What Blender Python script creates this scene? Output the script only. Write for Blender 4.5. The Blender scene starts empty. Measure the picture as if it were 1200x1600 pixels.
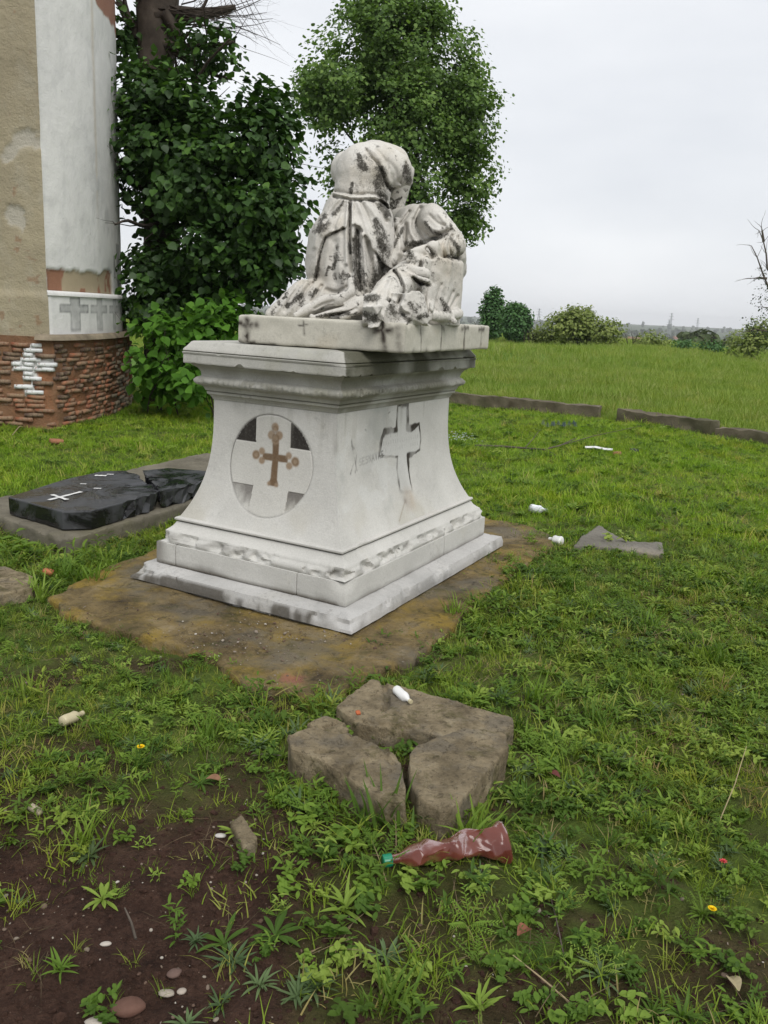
import bpy, math, random
import numpy as np
from mathutils import Vector, Matrix

R = math.radians
scene = bpy.context.scene
COL = scene.collection
# ------------------------------------------------------------------ camera
CAM_H = 1.58
cam_data = bpy.data.cameras.new("Camera")
cam = bpy.data.objects.new("Camera", cam_data)
COL.objects.link(cam)
cam_data.sensor_fit = 'HORIZONTAL'
cam_data.sensor_width = 36.0
cam_data.lens = 36.0 * 1303.1 / 1200.0
cam_data.clip_start = 0.05
cam_data.clip_end = 12000.0
PITCH, ROLL = R(13.373), R(2.868)
cam.matrix_world = (Matrix.Translation((0, 0, CAM_H)) @ Matrix.Rotation(R(90) - PITCH, 4, 'X')
                    @ Matrix.Rotation(ROLL, 4, 'Z'))
scene.camera = cam
# ------------------------------------------------------------------ world, sun, exposure
SUN_EL, SUN_ROT = R(50), R(158)
world = bpy.data.worlds.new("World"); scene.world = world; world.use_nodes = True
wt = world.node_tree; wt.nodes.clear()
wo = wt.nodes.new('ShaderNodeOutputWorld'); wb = wt.nodes.new('ShaderNodeBackground')
ws = wt.nodes.new('ShaderNodeTexSky'); ws.sky_type = 'NISHITA'; ws.sun_disc = False
ws.sun_elevation = SUN_EL; ws.sun_rotation = SUN_ROT; ws.dust_density = 3.0
wc = wt.nodes.new('ShaderNodeTexCoord')
wm = wt.nodes.new('ShaderNodeMapping'); wm.inputs['Scale'].default_value = (1.0, 1.0, 3.2)
wm.inputs['Location'].default_value = (0.3, 0.1, 0.0)
wn = wt.nodes.new('ShaderNodeTexNoise'); wn.inputs['Scale'].default_value = 2.3
wn.inputs['Detail'].default_value = 5.0; wn.inputs['Roughness'].default_value = 0.5
wr = wt.nodes.new('ShaderNodeValToRGB')
wr.color_ramp.elements[0].position = 0.32; wr.color_ramp.elements[0].color = (5.6, 5.78, 6.08, 1)
wr.color_ramp.elements[1].position = 0.72; wr.color_ramp.elements[1].color = (7.0, 7.1, 7.25, 1)
wx = wt.nodes.new('ShaderNodeMix'); wx.data_type = 'RGBA'; wx.inputs[0].default_value = 0.93
L = wt.links.new
L(wc.outputs['Generated'], wm.inputs['Vector']); L(wm.outputs[0], wn.inputs['Vector'])
L(wn.outputs['Fac'], wr.inputs[0]); L(ws.outputs[0], wx.inputs[6]); L(wr.outputs[0], wx.inputs[7])
L(wx.outputs[2], wb.inputs['Color']); wb.inputs['Strength'].default_value = 0.1
L(wb.outputs[0], wo.inputs['Surface'])
sun_data = bpy.data.lights.new("Sun", 'SUN'); sun_data.energy = 1.5; sun_data.angle = R(30)
sun_data.color = (1.0, 0.97, 0.93)
sun = bpy.data.objects.new("Sun", sun_data); COL.objects.link(sun)
# sun_rotation 158 deg: the sun stands behind the camera, a little to the right, veiled by cloud
sdir = Vector((math.sin(SUN_ROT) * math.cos(SUN_EL), math.cos(SUN_ROT) * math.cos(SUN_EL), math.sin(SUN_EL)))
sun.rotation_euler = (-sdir).to_track_quat('-Z', 'Y').to_euler()
vs = scene.view_settings
vs.view_transform = 'Standard'; vs.look = 'None'; vs.exposure = 0.56; vs.gamma = 1.0; vs.use_curve_mapping = False

# ------------------------------------------------------------------ helpers
rng = np.random.default_rng(7)
random.seed(7)
f_px = 1303.1
def ray(px, py):
    """direction through a point of the photograph (1200 x 1600)"""
    dx, dy = px - 600.0, py - 800.0
    cr, sr, c, s = math.cos(ROLL), math.sin(ROLL), math.cos(PITCH), math.sin(PITCH)
    x = dx * cr + dy * sr; y = -dx * sr + dy * cr
    return np.array([x, f_px * c - y * s, -f_px * s - y * c]) / f_px
def at(px, py, Y):
    r = ray(px, py); t = Y / r[1]
    return np.array([r[0] * t, Y, CAM_H + r[2] * t])
def on_ground(px, py, z=0.0):
    r = ray(px, py); t = (z - CAM_H) / r[2]
    return np.array([r[0] * t, r[1] * t, z])

def _hash(ix, iy, iz, seed):
    h = (ix * 374761393 + iy * 668265263 + iz * 2147483647 + seed * 1274126177) & 0xffffffff
    h = ((h ^ (h >> 13)) * 1274126177) & 0xffffffff
    h = ((h ^ (h >> 16)) * 2246822519) & 0xffffffff
    return ((h ^ (h >> 15)) & 0xffffff) / float(0xffffff)
def vnoise(P, scale=1.0, seed=0):
    P = np.asarray(P, float) * scale
    i = np.floor(P).astype(np.int64); f = P - i; f = f * f * (3 - 2 * f)
    out = 0.0
    for a in (0, 1):
        wx_ = f[:, 0] if a else 1 - f[:, 0]
        for b in (0, 1):
            wy_ = f[:, 1] if b else 1 - f[:, 1]
            for c in (0, 1):
                wz_ = f[:, 2] if c else 1 - f[:, 2]
                out = out + wx_ * wy_ * wz_ * _hash(i[:, 0] + a, i[:, 1] + b, i[:, 2] + c, seed)
    return out * 2 - 1
def fbm(P, scale=1.0, seed=0, oct=4, rough=0.5):
    o, amp, tot = 0.0, 1.0, 0.0
    for k in range(oct):
        o = o + amp * vnoise(P, scale * 2 ** k, seed + 17 * k); tot += amp; amp *= rough
    return o / tot
def P3(x, y, z=0.0):
    x = np.asarray(x, float); y = np.asarray(y, float)
    return np.stack([x, y, np.broadcast_to(np.asarray(z, float), x.shape)], -1)
def sstep(a, b, x):
    t = np.clip((x - a) / (b - a), 0, 1); return t * t * (3 - 2 * t)

def add_mesh(name, V, F, material, parent=None, smooth=False, paint=None, loc=None):
    """V (n,3); F list of faces or (m,k) int array. One mesh object."""
    V = np.asarray(V, np.float32)
    me = bpy.data.meshes.new(name)
    if isinstance(F, np.ndarray):
        m, k = F.shape
        me.vertices.add(len(V)); me.vertices.foreach_set('co', V.ravel())
        me.loops.add(m * k); me.loops.foreach_set('vertex_index', F.ravel().astype(np.int32))
        me.polygons.add(m); me.polygons.foreach_set('loop_start', np.arange(0, m * k, k, dtype=np.int32))
        me.update(calc_edges=True)
    else:
        me.from_pydata([tuple(map(float, v)) for v in V], [], F); me.update()
    if smooth:
        me.polygons.foreach_set('use_smooth', np.ones(len(me.polygons), bool))
    if paint is not None:
        a = me.color_attributes.new('paint', 'FLOAT_COLOR', 'POINT')
        a.data.foreach_set('color', np.asarray(paint, np.float32).ravel())
    if material is not None:
        me.materials.append(material)
    o = bpy.data.objects.new(name, me); COL.objects.link(o)
    if loc is not None: o.location = loc
    if parent is not None: o.parent = parent
    return o
def empty(name, loc=(0, 0, 0), rz=0.0):
    o = bpy.data.objects.new(name, None); COL.objects.link(o)
    o.location = loc; o.rotation_euler = (0, 0, rz); o.empty_display_size = 0.2
    return o
def tag(o, label=None, cat=None, group=None, kind=None):
    if label: o['label'] = label
    if cat: o['category'] = cat
    if group: o['group'] = group
    if kind: o['kind'] = kind
    return o
def child_world(o, parent):
    """parent with world-space vertices: shift the child by minus the parent's location"""
    o.parent = parent; o.location = tuple(-c for c in parent.location)
    return o
def inpoly(x, y, poly):
    x = np.asarray(x); y = np.asarray(y); ins = np.zeros(x.shape, bool); n = len(poly)
    for i in range(n):
        x1, y1 = poly[i][:2]; x2, y2 = poly[(i + 1) % n][:2]
        c = ((y1 > y) != (y2 > y)) & (x < (x2 - x1) * (y - y1) / (y2 - y1 + 1e-12) + x1)
        ins ^= c
    return ins
def poly_sdf(x, y, poly):
    d = np.full(x.shape, 1e9); n = len(poly)
    for i in range(n):
        ax, ay = poly[i][:2]; bx, by = poly[(i + 1) % n][:2]
        ex, ey = bx - ax, by - ay; L2 = ex * ex + ey * ey + 1e-12
        t = np.clip(((x - ax) * ex + (y - ay) * ey) / L2, 0, 1)
        d = np.minimum(d, np.hypot(x - ax - t * ex, y - ay - t * ey))
    return np.where(inpoly(x, y, poly), -d, d)
def line_dist(x, y, pts):
    d = np.full(np.shape(x), 1e9)
    for (ax, ay), (bx, by) in zip(pts[:-1], pts[1:]):
        ex, ey = bx - ax, by - ay; L2 = ex * ex + ey * ey + 1e-12
        t = np.clip(((x - ax) * ex + (y - ay) * ey) / L2, 0, 1)
        d = np.minimum(d, np.hypot(x - ax - t * ex, y - ay - t * ey))
    return d

class Field:
    """signed distance grid with smooth unions and cuts, meshed by surface nets"""
    def __init__(s, lo, hi, h):
        s.lo = np.array(lo, float); s.h = h
        n = np.ceil((np.array(hi) - s.lo) / h).astype(int) + 1
        s.ax = [s.lo[i] + h * np.arange(n[i]) for i in range(3)]
        s.F = np.full(tuple(n), 0.25, np.float32)
    def blk(s, lo, hi):
        sl = []
        for i in range(3):
            a = max(0, int((lo[i] - s.lo[i]) / s.h)); b = min(len(s.ax[i]), int((hi[i] - s.lo[i]) / s.h) + 2)
            if b <= a: return None
            sl.append(slice(a, b))
        return tuple(sl)
    def xyz(s, sl):
        return (s.ax[0][sl[0]][:, None, None], s.ax[1][sl[1]][None, :, None], s.ax[2][sl[2]][None, None, :])
    def put(s, sl, d, k, cut=False):
        a = s.F[sl]
        if cut:
            h = np.clip(.5 - .5 * (a + d) / k, 0, 1); s.F[sl] = a * (1 - h) - d * h + k * h * (1 - h)
        else:
            h = np.clip(.5 + .5 * (a - d) / k, 0, 1); s.F[sl] = a * (1 - h) + d * h - k * h * (1 - h)
    def chain(s, pts, k=0.02, cut=False, mar=0.06):
        """pts: (x, y, z, r) joints of a tapering limb"""
        pts = np.array(pts, float)
        r = pts[:, 3].max() + mar + k
        sl = s.blk(pts[:, :3].min(0) - r, pts[:, :3].max(0) + r)
        if sl is None: return
        x, y, z = s.xyz(sl); d = None
        for a, b in zip(pts[:-1], pts[1:]):
            e = b[:3] - a[:3]; L2 = e @ e + 1e-12
            t = np.clip(((x - a[0]) * e[0] + (y - a[1]) * e[1] + (z - a[2]) * e[2]) / L2, 0, 1)
            q = np.sqrt((x - a[0] - t * e[0]) ** 2 + (y - a[1] - t * e[1]) ** 2 + (z - a[2] - t * e[2]) ** 2) - (a[3] + t * (b[3] - a[3]))
            d = q if d is None else np.minimum(d, q)
        s.put(sl, d, k, cut)
    def ell(s, c, r, k=0.02, cut=False, rot=None):
        r = np.array(r, float); R_ = r.max() + 0.06 + k; c = np.array(c, float)
        sl = s.blk(c - R_, c + R_); x, y, z = s.xyz(sl); x = x - c[0]; y = y - c[1]; z = z - c[2]
        if rot is not None:
            m = np.array(rot); x, y, z = (m[0, 0] * x + m[1, 0] * y + m[2, 0] * z, m[0, 1] * x + m[1, 1] * y + m[2, 1] * z,
                                          m[0, 2] * x + m[1, 2] * y + m[2, 2] * z)
        k0 = np.sqrt((x / r[0]) ** 2 + (y / r[1]) ** 2 + (z / r[2]) ** 2) + 1e-6
        k1 = np.sqrt((x / r[0] ** 2) ** 2 + (y / r[1] ** 2) ** 2 + (z / r[2] ** 2) ** 2) + 1e-6
        s.put(sl, k0 * (k0 - 1) / k1, k, cut)
    def prism(s, poly, z0, z1, k=0.01, rnd=0.01, cut=False):
        p = np.array(poly); m = 0.05
        sl = s.blk((*(p.min(0) - m), z0 - m), (*(p.max(0) + m), z1 + m)); x, y, z = s.xyz(sl)
        X, Y = np.broadcast_arrays(x[:, :, 0], y[:, :, 0])
        dp = poly_sdf(X, Y, poly)[:, :, None] + rnd; dz = np.maximum(z0 - z, z - z1) + rnd
        d = np.minimum(np.maximum(dp, dz), 0) + np.sqrt(np.maximum(dp, 0) ** 2 + np.maximum(dz, 0) ** 2) - rnd
        s.put(sl, d, k, cut)
    def floor(s, z):
        sl = (slice(None),) * 3; zz = s.ax[2][None, None, :]
        s.F[sl] = np.maximum(s.F, z - zz)
    def noise(s, amp, scale, seed=0, oct=3):
        near = np.abs(s.F) < amp * 3 + s.h * 2
        i = np.argwhere(near); P = s.lo + i * s.h
        s.F[near] += (amp * fbm(P, scale, seed, oct)).astype(np.float32)
    def mesh(s):
        F = s.F; S = F < 0; n = np.array(F.shape) - 1
        tot = np.zeros(n, np.int8)
        for a in (0, 1):
            for b in (0, 1):
                for c in (0, 1):
                    tot += S[a:a + n[0], b:b + n[1], c:c + n[2]]
        act = (tot > 0) & (tot < 8); idx = np.argwhere(act); ids = np.full(n, -1, np.int64); ids[act] = np.arange(len(idx))
        acc = np.zeros((len(idx), 3)); cnt = np.zeros(len(idx))
        cor = [(a, b, c) for a in (0, 1) for b in (0, 1) for c in (0, 1)]
        val = {c: F[idx[:, 0] + c[0], idx[:, 1] + c[1], idx[:, 2] + c[2]] for c in cor}
        for c in cor:
            for ax in range(3):
                if c[ax] == 0:
                    d = list(c); d[ax] = 1; d = tuple(d); va, vb = val[c], val[d]; m = (va < 0) != (vb < 0)
                    t = np.where(m, va / np.where(m, va - vb, 1), 0); q = np.array(c, float)[None, :].repeat(len(idx), 0)
                    q[:, ax] += t; acc[m] += q[m]; cnt[m] += 1
        V = s.lo + (idx + acc / cnt[:, None]) * s.h
        faces = []
        for ax in range(3):
            b, c = (ax + 1) % 3, (ax + 2) % 3
            lo = [slice(1, -1)] * 3; lo[ax] = slice(0, -1); hi = list(lo); hi[ax] = slice(1, None)
            A, B = S[tuple(lo)], S[tuple(hi)]
            for flip in (0, 1):
                m = (A & ~B) if not flip else (~A & B)
                e = np.argwhere(m) + np.array([0 if i == ax else 1 for i in range(3)])
                if not len(e): continue
                q = []
                for (ob, oc) in ((0, 0), (-1, 0), (-1, -1), (0, -1)):
                    g = e.copy(); g[:, b] += ob; g[:, c] += oc; q.append(ids[g[:, 0], g[:, 1], g[:, 2]])
                q = np.stack(q, 1)
                if not flip: q = q[:, ::-1]
                faces.append(q)
        Fq = np.concatenate(faces); Fq = Fq[(Fq >= 0).all(1)]
        # outward winding: b x c = ax
        return V, Fq[:, ::-1]
def normals(V, F):
    n = np.zeros_like(V); fn = np.cross(V[F[:, 1]] - V[F[:, 0]], V[F[:, 2]] - V[F[:, 0]])
    for k in range(F.shape[1]): np.add.at(n, F[:, k], fn)
    return n / (np.linalg.norm(n, axis=1, keepdims=True) + 1e-12)

def tube_geo(pts, radii, n=8, cap=True):
    pts = np.array(pts, float); m = len(pts); V = []; F = []
    up = np.array([0.13, 0.21, 0.97])
    for i in range(m):
        t = pts[min(i + 1, m - 1)] - pts[max(i - 1, 0)]; t = t / (np.linalg.norm(t) + 1e-9)
        a = np.cross(t, up if abs(t @ up) < .95 else np.array([1, 0, 0.])); a /= np.linalg.norm(a); b = np.cross(t, a)
        for k in range(n):
            w = 2 * math.pi * k / n; V.append(pts[i] + radii[i] * (a * math.cos(w) + b * math.sin(w)))
    for i in range(m - 1):
        for k in range(n):
            F.append((i * n + k, i * n + (k + 1) % n, (i + 1) * n + (k + 1) % n, (i + 1) * n + k))
    if cap:
        V.append(pts[0]); V.append(pts[-1]); a, b = len(V) - 2, len(V) - 1
        for k in range(n):
            F.append((a, k, k, (k + 1) % n)[0:1] + ((k + 1) % n, k)); F.append((b, (m - 1) * n + k, (m - 1) * n + (k + 1) % n))
    return V, F
class Geo:
    """collects pieces into one mesh"""
    def __init__(s): s.V = []; s.F = []
    def add(s, V, F):
        o = len(s.V); s.V.extend([tuple(map(float, v)) for v in V]); s.F.extend([tuple(int(i) + o for i in f) for f in F])
    def tube(s, pts, radii, n=6): s.add(*tube_geo(pts, radii, n))
    def box(s, c, d, rz=0.0):
        cx, cy, cz = c; hx, hy, hz = d[0] / 2, d[1] / 2, d[2] / 2; co, si = math.cos(rz), math.sin(rz); V = []
        for z in (-hz, hz):
            for (x, y) in ((-hx, -hy), (hx, -hy), (hx, hy), (-hx, hy)):
                V.append((cx + x * co - y * si, cy + x * si + y * co, cz + z))
        s.add(V, [(3, 2, 1, 0), (4, 5, 6, 7), (0, 1, 5, 4), (1, 2, 6, 5), (2, 3, 7, 6), (3, 0, 4, 7)])
    def build(s, name, material, parent=None, smooth=False):
        return add_mesh(name, s.V, s.F, material, parent, smooth)

# ------------------------------------------------------------------ materials
class Nodes:
    def __init__(s, name):
        s.m = bpy.data.materials.new(name); s.m.use_nodes = True; s.t = s.m.node_tree; s.t.nodes.clear()
        s.out = s.t.nodes.new('ShaderNodeOutputMaterial')
    def n(s, typ, ins=None, **kw):
        nd = s.t.nodes.new(typ)
        for k, v in kw.items(): setattr(nd, k, v)
        for k, v in (ins or {}).items(): s.set(nd.inputs[k], v)
        return nd
    def set(s, sock, v):
        if isinstance(v, bpy.types.NodeSocket): s.t.links.new(v, sock)
        elif isinstance(v, bpy.types.Node): s.t.links.new(v.outputs[0], sock)
        else: sock.default_value = v
    def coord(s, kind='Object'): return s.n('ShaderNodeTexCoord').outputs[kind]
    def noise(s, scale, detail=4, rough=.55, vec=None, dist=0.0):
        nd = s.n('ShaderNodeTexNoise', {'Scale': scale, 'Detail': detail, 'Roughness': rough, 'Distortion': dist})
        if vec is not None: s.set(nd.inputs['Vector'], vec)
        return nd.outputs['Fac']
    def ramp(s, fac, stops, interp='LINEAR'):
        nd = s.n('ShaderNodeValToRGB', {'Fac': fac}); cr = nd.color_ramp; cr.interpolation = interp
        while len(cr.elements) < len(stops): cr.elements.new(0.5)
        for e, (p, c) in zip(cr.elements, stops):
            e.position = p; e.color = (*c, 1) if len(c) == 3 else c
        return nd.outputs[0]
    def band(s, fac, a, b):
        return s.n('ShaderNodeMapRange', {'Value': fac, 'From Min': a, 'From Max': b}).outputs[0]
    def math(s, op, a, b=0.0):
        return s.n('ShaderNodeMath', {0: a, 1: b}, operation=op).outputs[0]
    def mix(s, fac, a, b, blend='MIX'):
        nd = s.n('ShaderNodeMix', data_type='RGBA', blend_type=blend)
        s.set(nd.inputs[0], fac); s.set(nd.inputs[6], a if not isinstance(a, tuple) else (*a, 1)); s.set(nd.inputs[7], b if not isinstance(b, tuple) else (*b, 1))
        return nd.outputs[2]
    def bump(s, h, strength=.3, dist=.01, normal=None):
        nd = s.n('ShaderNodeBump', {'Height': h, 'Strength': strength, 'Distance': dist})
        if normal is not None: s.set(nd.inputs['Normal'], normal)
        return nd.outputs[0]
    def bsdf(s, col, rough=.8, normal=None, **kw):
        nd = s.n('ShaderNodeBsdfPrincipled', {'Base Color': col if not isinstance(col, tuple) else (*col, 1), 'Roughness': rough})
        nd.inputs['Specular IOR Level'].default_value = .15
        for k, v in kw.items(): s.set(nd.inputs[k.replace('_', ' ')], v)
        if normal is not None: s.set(nd.inputs['Normal'], normal)
        return nd.outputs[0]
    def done(s, sh): s.t.links.new(sh, s.out.inputs['Surface']); return s.m
def attr_paint(N):
    a = N.n('ShaderNodeAttribute', attribute_name='paint'); return a.outputs['Color'], a.outputs['Alpha']

def stone_material(name, c1, c2, speck=0.5, speck_col=(.045, .042, .036), warm=(.40, .33, .22), bumps=.35, patch=.55, rough=.82, stipple=False):
    """weathered stone: broad tone, warm patches, specks of lichens, paint attribute on top"""
    N = Nodes(name); v = N.coord()
    col = N.ramp(N.noise(3.1, 5, .6, v), [(.3, c2), (.7, c1)])
    col = N.mix(N.math('MULTIPLY', N.band(N.noise(2.2, 4, .6, v), patch, patch + .22), .5), col, warm)
    fine = N.noise(38, 6, .7, v)
    area = N.band(N.noise(4.3, 4, .6, v, .4), .46, .68)
    spk = N.math('MULTIPLY', N.band(fine, .52, .66), area)
    col = N.mix(N.math('MULTIPLY', spk, speck), col, speck_col)
    pc, pa = attr_paint(N)
    if stipple:   # crust and painted shade, breaking up into dots at the edge
        nn = N.math('ADD', N.math('MULTIPLY', N.band(N.noise(34, 8, .8, v), .36, .64), .5), N.math('MULTIPLY', N.band(N.noise(110, 5, .75, v), .34, .66), .5))
        e = N.math('ADD', N.math('MULTIPLY', pa, .92), nn)
        fac = N.math('MULTIPLY', N.band(e, .72, 1.22), .95)
    else:
        brk = N.band(N.noise(70, 5, .7, v), .22, .5)
        fac = N.math('MULTIPLY', pa, N.math('ADD', N.math('MULTIPLY', brk, .12), .88))
    col = N.mix(fac, col, pc)
    col = N.mix(1.0, col, N.ramp(N.noise(120, 3, .6, v), [(.3, (.86, .86, .86)), (.7, (1, 1, 1))]), 'MULTIPLY')
    h = N.math('ADD', N.math('MULTIPLY', N.noise(26, 6, .65, v), .6), N.math('MULTIPLY', N.noise(140, 4, .6, v), .25))
    return N.done(N.bsdf(col, rough, N.bump(h, bumps, .012)))

M = {}
M['marble'] = stone_material('statue marble', (.66, .64, .59), (.50, .48, .435), speck=.45, bumps=.5, patch=.52, stipple=True)
M['slab'] = stone_material('cream slab marble', (.58, .56, .485), (.47, .45, .38), speck=.28, bumps=.3)
M['limewash'] = stone_material('limewashed stone', (.58, .57, .535), (.48, .472, .44), speck=.2, bumps=.4, patch=.6, warm=(.5, .47, .38))
M['base'] = stone_material('grey base stone', (.52, .51, .49), (.38, .375, .36), speck=.40, bumps=.5, patch=.56, warm=(.42, .40, .34))
M['cornice'] = stone_material('weathered cornice stone', (.50, .49, .45), (.38, .375, .335), speck=.42, bumps=.45, warm=(.33, .32, .20))
M['sandstone_plain'] = stone_material('brown sandstone', (.26, .215, .145), (.10, .08, .052), speck=.8, warm=(.30, .235, .13), bumps=1.0, patch=.5, rough=.75)
M['concrete'] = stone_material('old concrete', (.21, .19, .145), (.11, .10, .075), speck=.6, warm=(.13, .125, .06), bumps=.9)
M['wallstone'] = stone_material('brown rubble concrete', (.185, .16, .11), (.085, .070, .046), speck=.8, warm=(.28, .25, .18), bumps=1.0)
M['greystone'] = stone_material('grey flagstone', (.22, .205, .175), (.13, .12, .10), speck=.5, bumps=.9)

def pad_material():
    N = Nodes('mossy concrete'); v = N.coord(); sh = lambda a, b: N.n('ShaderNodeMapping', {'Vector': v, 'Location': (a, b, 1)}).outputs[0]
    col = N.ramp(N.noise(3.4, 8, .72, v), [(.32, (.065, .047, .026)), (.46, (.165, .122, .058)), (.56, (.25, .185, .085)), (.70, (.36, .29, .18))])
    ylw = N.band(N.noise(2.7, 6, .65, sh(2, 7), .5), .48, .64)
    col = N.mix(N.math('MULTIPLY', ylw, .85), col, (.34, .235, .045))
    gr = N.band(N.noise(2.1, 6, .65, sh(3, 5)), .50, .62)
    col = N.mix(N.math('MULTIPLY', gr, .6), col, (.17, .158, .13))
    moss = N.band(N.noise(5.2, 6, .7, sh(8, 1), .4), .55, .66)
    col = N.mix(N.math('MULTIPLY', moss, .55), col, (.070, .072, .022))
    dk = N.band(N.noise(11, 8, .75, v, .8), .54, .66)
    col = N.mix(N.math('MULTIPLY', dk, .75), col, (.040, .033, .023))
    grit = N.band(N.noise(75, 4, .6, v), .62, .70)
    col = N.mix(N.math('MULTIPLY', grit, .5), col, (.30, .27, .22))
    pc, pa = attr_paint(N)
    col = N.mix(pa, col, pc)
    h = N.math('ADD', N.noise(14, 10, .75, v), N.math('MULTIPLY', N.noise(90, 5, .7, v), .6))
    return N.done(N.bsdf(col, .75, N.bump(h, 1.0, .03)))
M['pad'] = pad_material()

def sandstone_material():
    """rough brown stone: lamination, dark pores, grey rub marks, moss"""
    N = Nodes('rough brown sandstone'); v = N.coord(); sh = lambda a: N.n('ShaderNodeMapping', {'Vector': v, 'Location': (a, a * .7, a * .3)}).outputs[0]
    col = N.ramp(N.noise(7, 9, .72, v), [(.30, (.12, .095, .058)), (.44, (.24, .193, .120)), (.56, (.35, .285, .18)), (.72, (.49, .42, .29))])
    col = N.mix(N.math('MULTIPLY', N.band(N.noise(5, 6, .65, sh(3)), .50, .60), .6), col, (.20, .178, .14))
    col = N.mix(N.math('MULTIPLY', N.band(N.noise(6, 7, .7, sh(9), .5), .55, .63), .6), col, (.085, .080, .026))
    col = N.mix(N.math('MULTIPLY', N.band(N.noise(42, 7, .78, v, .5), .53, .62), .6), col, (.045, .036, .024))
    col = N.mix(N.math('MULTIPLY', N.band(N.noise(85, 4, .65, sh(5)), .60, .68), .45), col, (.36, .32, .25))
    h = N.math('ADD', N.noise(16, 10, .78, v, .4), N.math('MULTIPLY', N.noise(75, 6, .75, v), .5))
    return N.done(N.bsdf(col, .85, N.bump(h, 1.0, .03)))
M['sandstone'] = sandstone_material()

def plaster_material(name, c1, c2, stain, dirt=.35, bumps=.4):
    N = Nodes(name); v = N.coord()
    stretch = N.n('ShaderNodeMapping', {'Vector': v, 'Scale': (1.4, 1.4, .7)}).outputs[0]
    col = N.ramp(N.noise(1.3, 6, .6, v), [(.3, c2), (.68, c1)])
    col = N.mix(N.math('MULTIPLY', N.band(N.noise(2.2, 5, .65, stretch), .5, .75), dirt), col, stain)
    pc, pa = attr_paint(N); col = N.mix(pa, col, pc)
    pit = N.band(N.noise(14, 4, .6, v), .70, .76)
    col = N.mix(N.math('MULTIPLY', pit, .4), col, (.12, .09, .06))
    h = N.math('ADD', N.noise(7, 8, .65, v), N.math('MULTIPLY', N.noise(45, 5, .7, v), .4))
    return N.done(N.bsdf(col, .9, N.bump(h, bumps, .03)))
M['whitewash'] = plaster_material('white lime plaster', (.78, .77, .74), (.66, .655, .635), (.50, .50, .49), .6, .35)
M['beige_plaster'] = plaster_material('beige plaster', (.36, .315, .215), (.27, .235, .16), (.42, .40, .33), .4, .9)
def brick_material(name, ramp_, white=False):
    N = Nodes(name); v = N.coord(); rnd = N.n('ShaderNodeObjectInfo').outputs['Random']
    col = N.ramp(rnd, ramp_)
    col = N.mix(N.math('MULTIPLY', N.band(N.noise(9, 5, .65, v), .42, .62), .75), col, (.28, .21, .14))
    col = N.mix(N.math('MULTIPLY', N.band(N.noise(22, 4, .6, v), .55, .7), .6), col, (.05, .035, .025))
    if white: col = N.mix(N.band(N.noise(16, 5, .6, v), .34, .42), col, (.66, .67, .66))
    h = N.noise(40, 6, .7, v)
    return N.done(N.bsdf(col, .92, N.bump(h, .8, .012)))
M['brick'] = brick_material('old red brick', [(0, (.20, .075, .042)), (.35, (.28, .110, .060)), (.65, (.33, .150, .085)), (1, (.25, .16, .10))])
M['brick_soot'] = brick_material('sooty brick', [(0, (.07, .045, .035)), (1, (.13, .08, .06))])
M['brick_white'] = brick_material('whitewashed brick', [(0, (.2, .1, .06)), (1, (.25, .12, .08))], True)
def simple(name, col, rough=.6, bump=0.0, scale=30, var=.0, **kw):
    N = Nodes(name); v = N.coord(); c = col
    if var:
        c = N.ramp(N.noise(scale * .3, 5, .6, v), [(.3, tuple(x * (1 - var) for x in col)), (.7, tuple(min(1, x * (1 + var)) for x in col))])
    nm = N.bump(N.noise(scale, 6, .65, v), bump, .01) if bump else None
    return N.done(N.bsdf(c, rough, nm, **kw))
M['mortar'] = plaster_material('crumbled mortar', (.26, .15, .085), (.13, .065, .036), (.30, .12, .055), .8, 1.0)
M['render'] = simple('grey render remnant', (.21, .175, .125), .95, .8, 14, .35)
M['bark'] = simple('dark bark', (.055, .045, .036), .95, 1.0, 14, .45)
M['twig'] = simple('grey twig', (.09, .075, .06), .9, .5, 30, .4)
M['straw'] = simple('dry straw', (.34, .27, .16), .8, .2, 30, .3)
M['white_plastic'] = simple('white plastic', (.68, .68, .66), .35, .1, 20, .08, Specular_IOR_Level=.5)
M['green_cap'] = simple('green plastic', (.0, .17, .085), .35, 0, 20, .05, Specular_IOR_Level=.5)
M['yellow_petal'] = simple('yellow petal', (.75, .52, .01), .6, 0, 30, .1)
M['red_petal'] = simple('red petal', (.55, .07, .08), .6, 0, 30, .1)
M['blue_petal'] = simple('blue violet petal', (.10, .10, .33), .6, 0, 30, .2)
M['pale_petal'] = simple('pale white petal', (.62, .66, .72), .6, 0, 30, .1)
M['pebble'] = None
def granite():
    N = Nodes('polished black granite'); v = N.coord()
    wet = N.band(N.noise(2.6, 5, .65, v, .6), .44, .56)
    col = N.mix(wet, (.010, .010, .011), (.050, .052, .056))
    pc, pa = attr_paint(N); col = N.mix(pa, col, pc)
    col = N.mix(N.math('MULTIPLY', N.band(N.noise(55, 4, .6, v), .66, .72), .5), col, (.12, .12, .11))
    rough = N.math('ADD', N.math('MULTIPLY', wet, .38), .14)
    return N.done(N.bsdf(col, rough, N.bump(N.noise(9, 5, .6, v), .12, .01), Specular_IOR_Level=.5))
M['granite'] = granite()
def stones_mat():
    N = Nodes('river pebble'); rnd = N.n('ShaderNodeObjectInfo').outputs['Random']
    col = N.ramp(rnd, [(0, (.09, .055, .04)), (.35, (.13, .088, .063)), (.65, (.19, .155, .12)), (.88, (.27, .235, .19)), (1, (.42, .39, .34))])
    return N.done(N.bsdf(col, .75, N.bump(N.noise(20, 4, .6, N.coord()), .3, .005)))
M['pebble'] = stones_mat()
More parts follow.
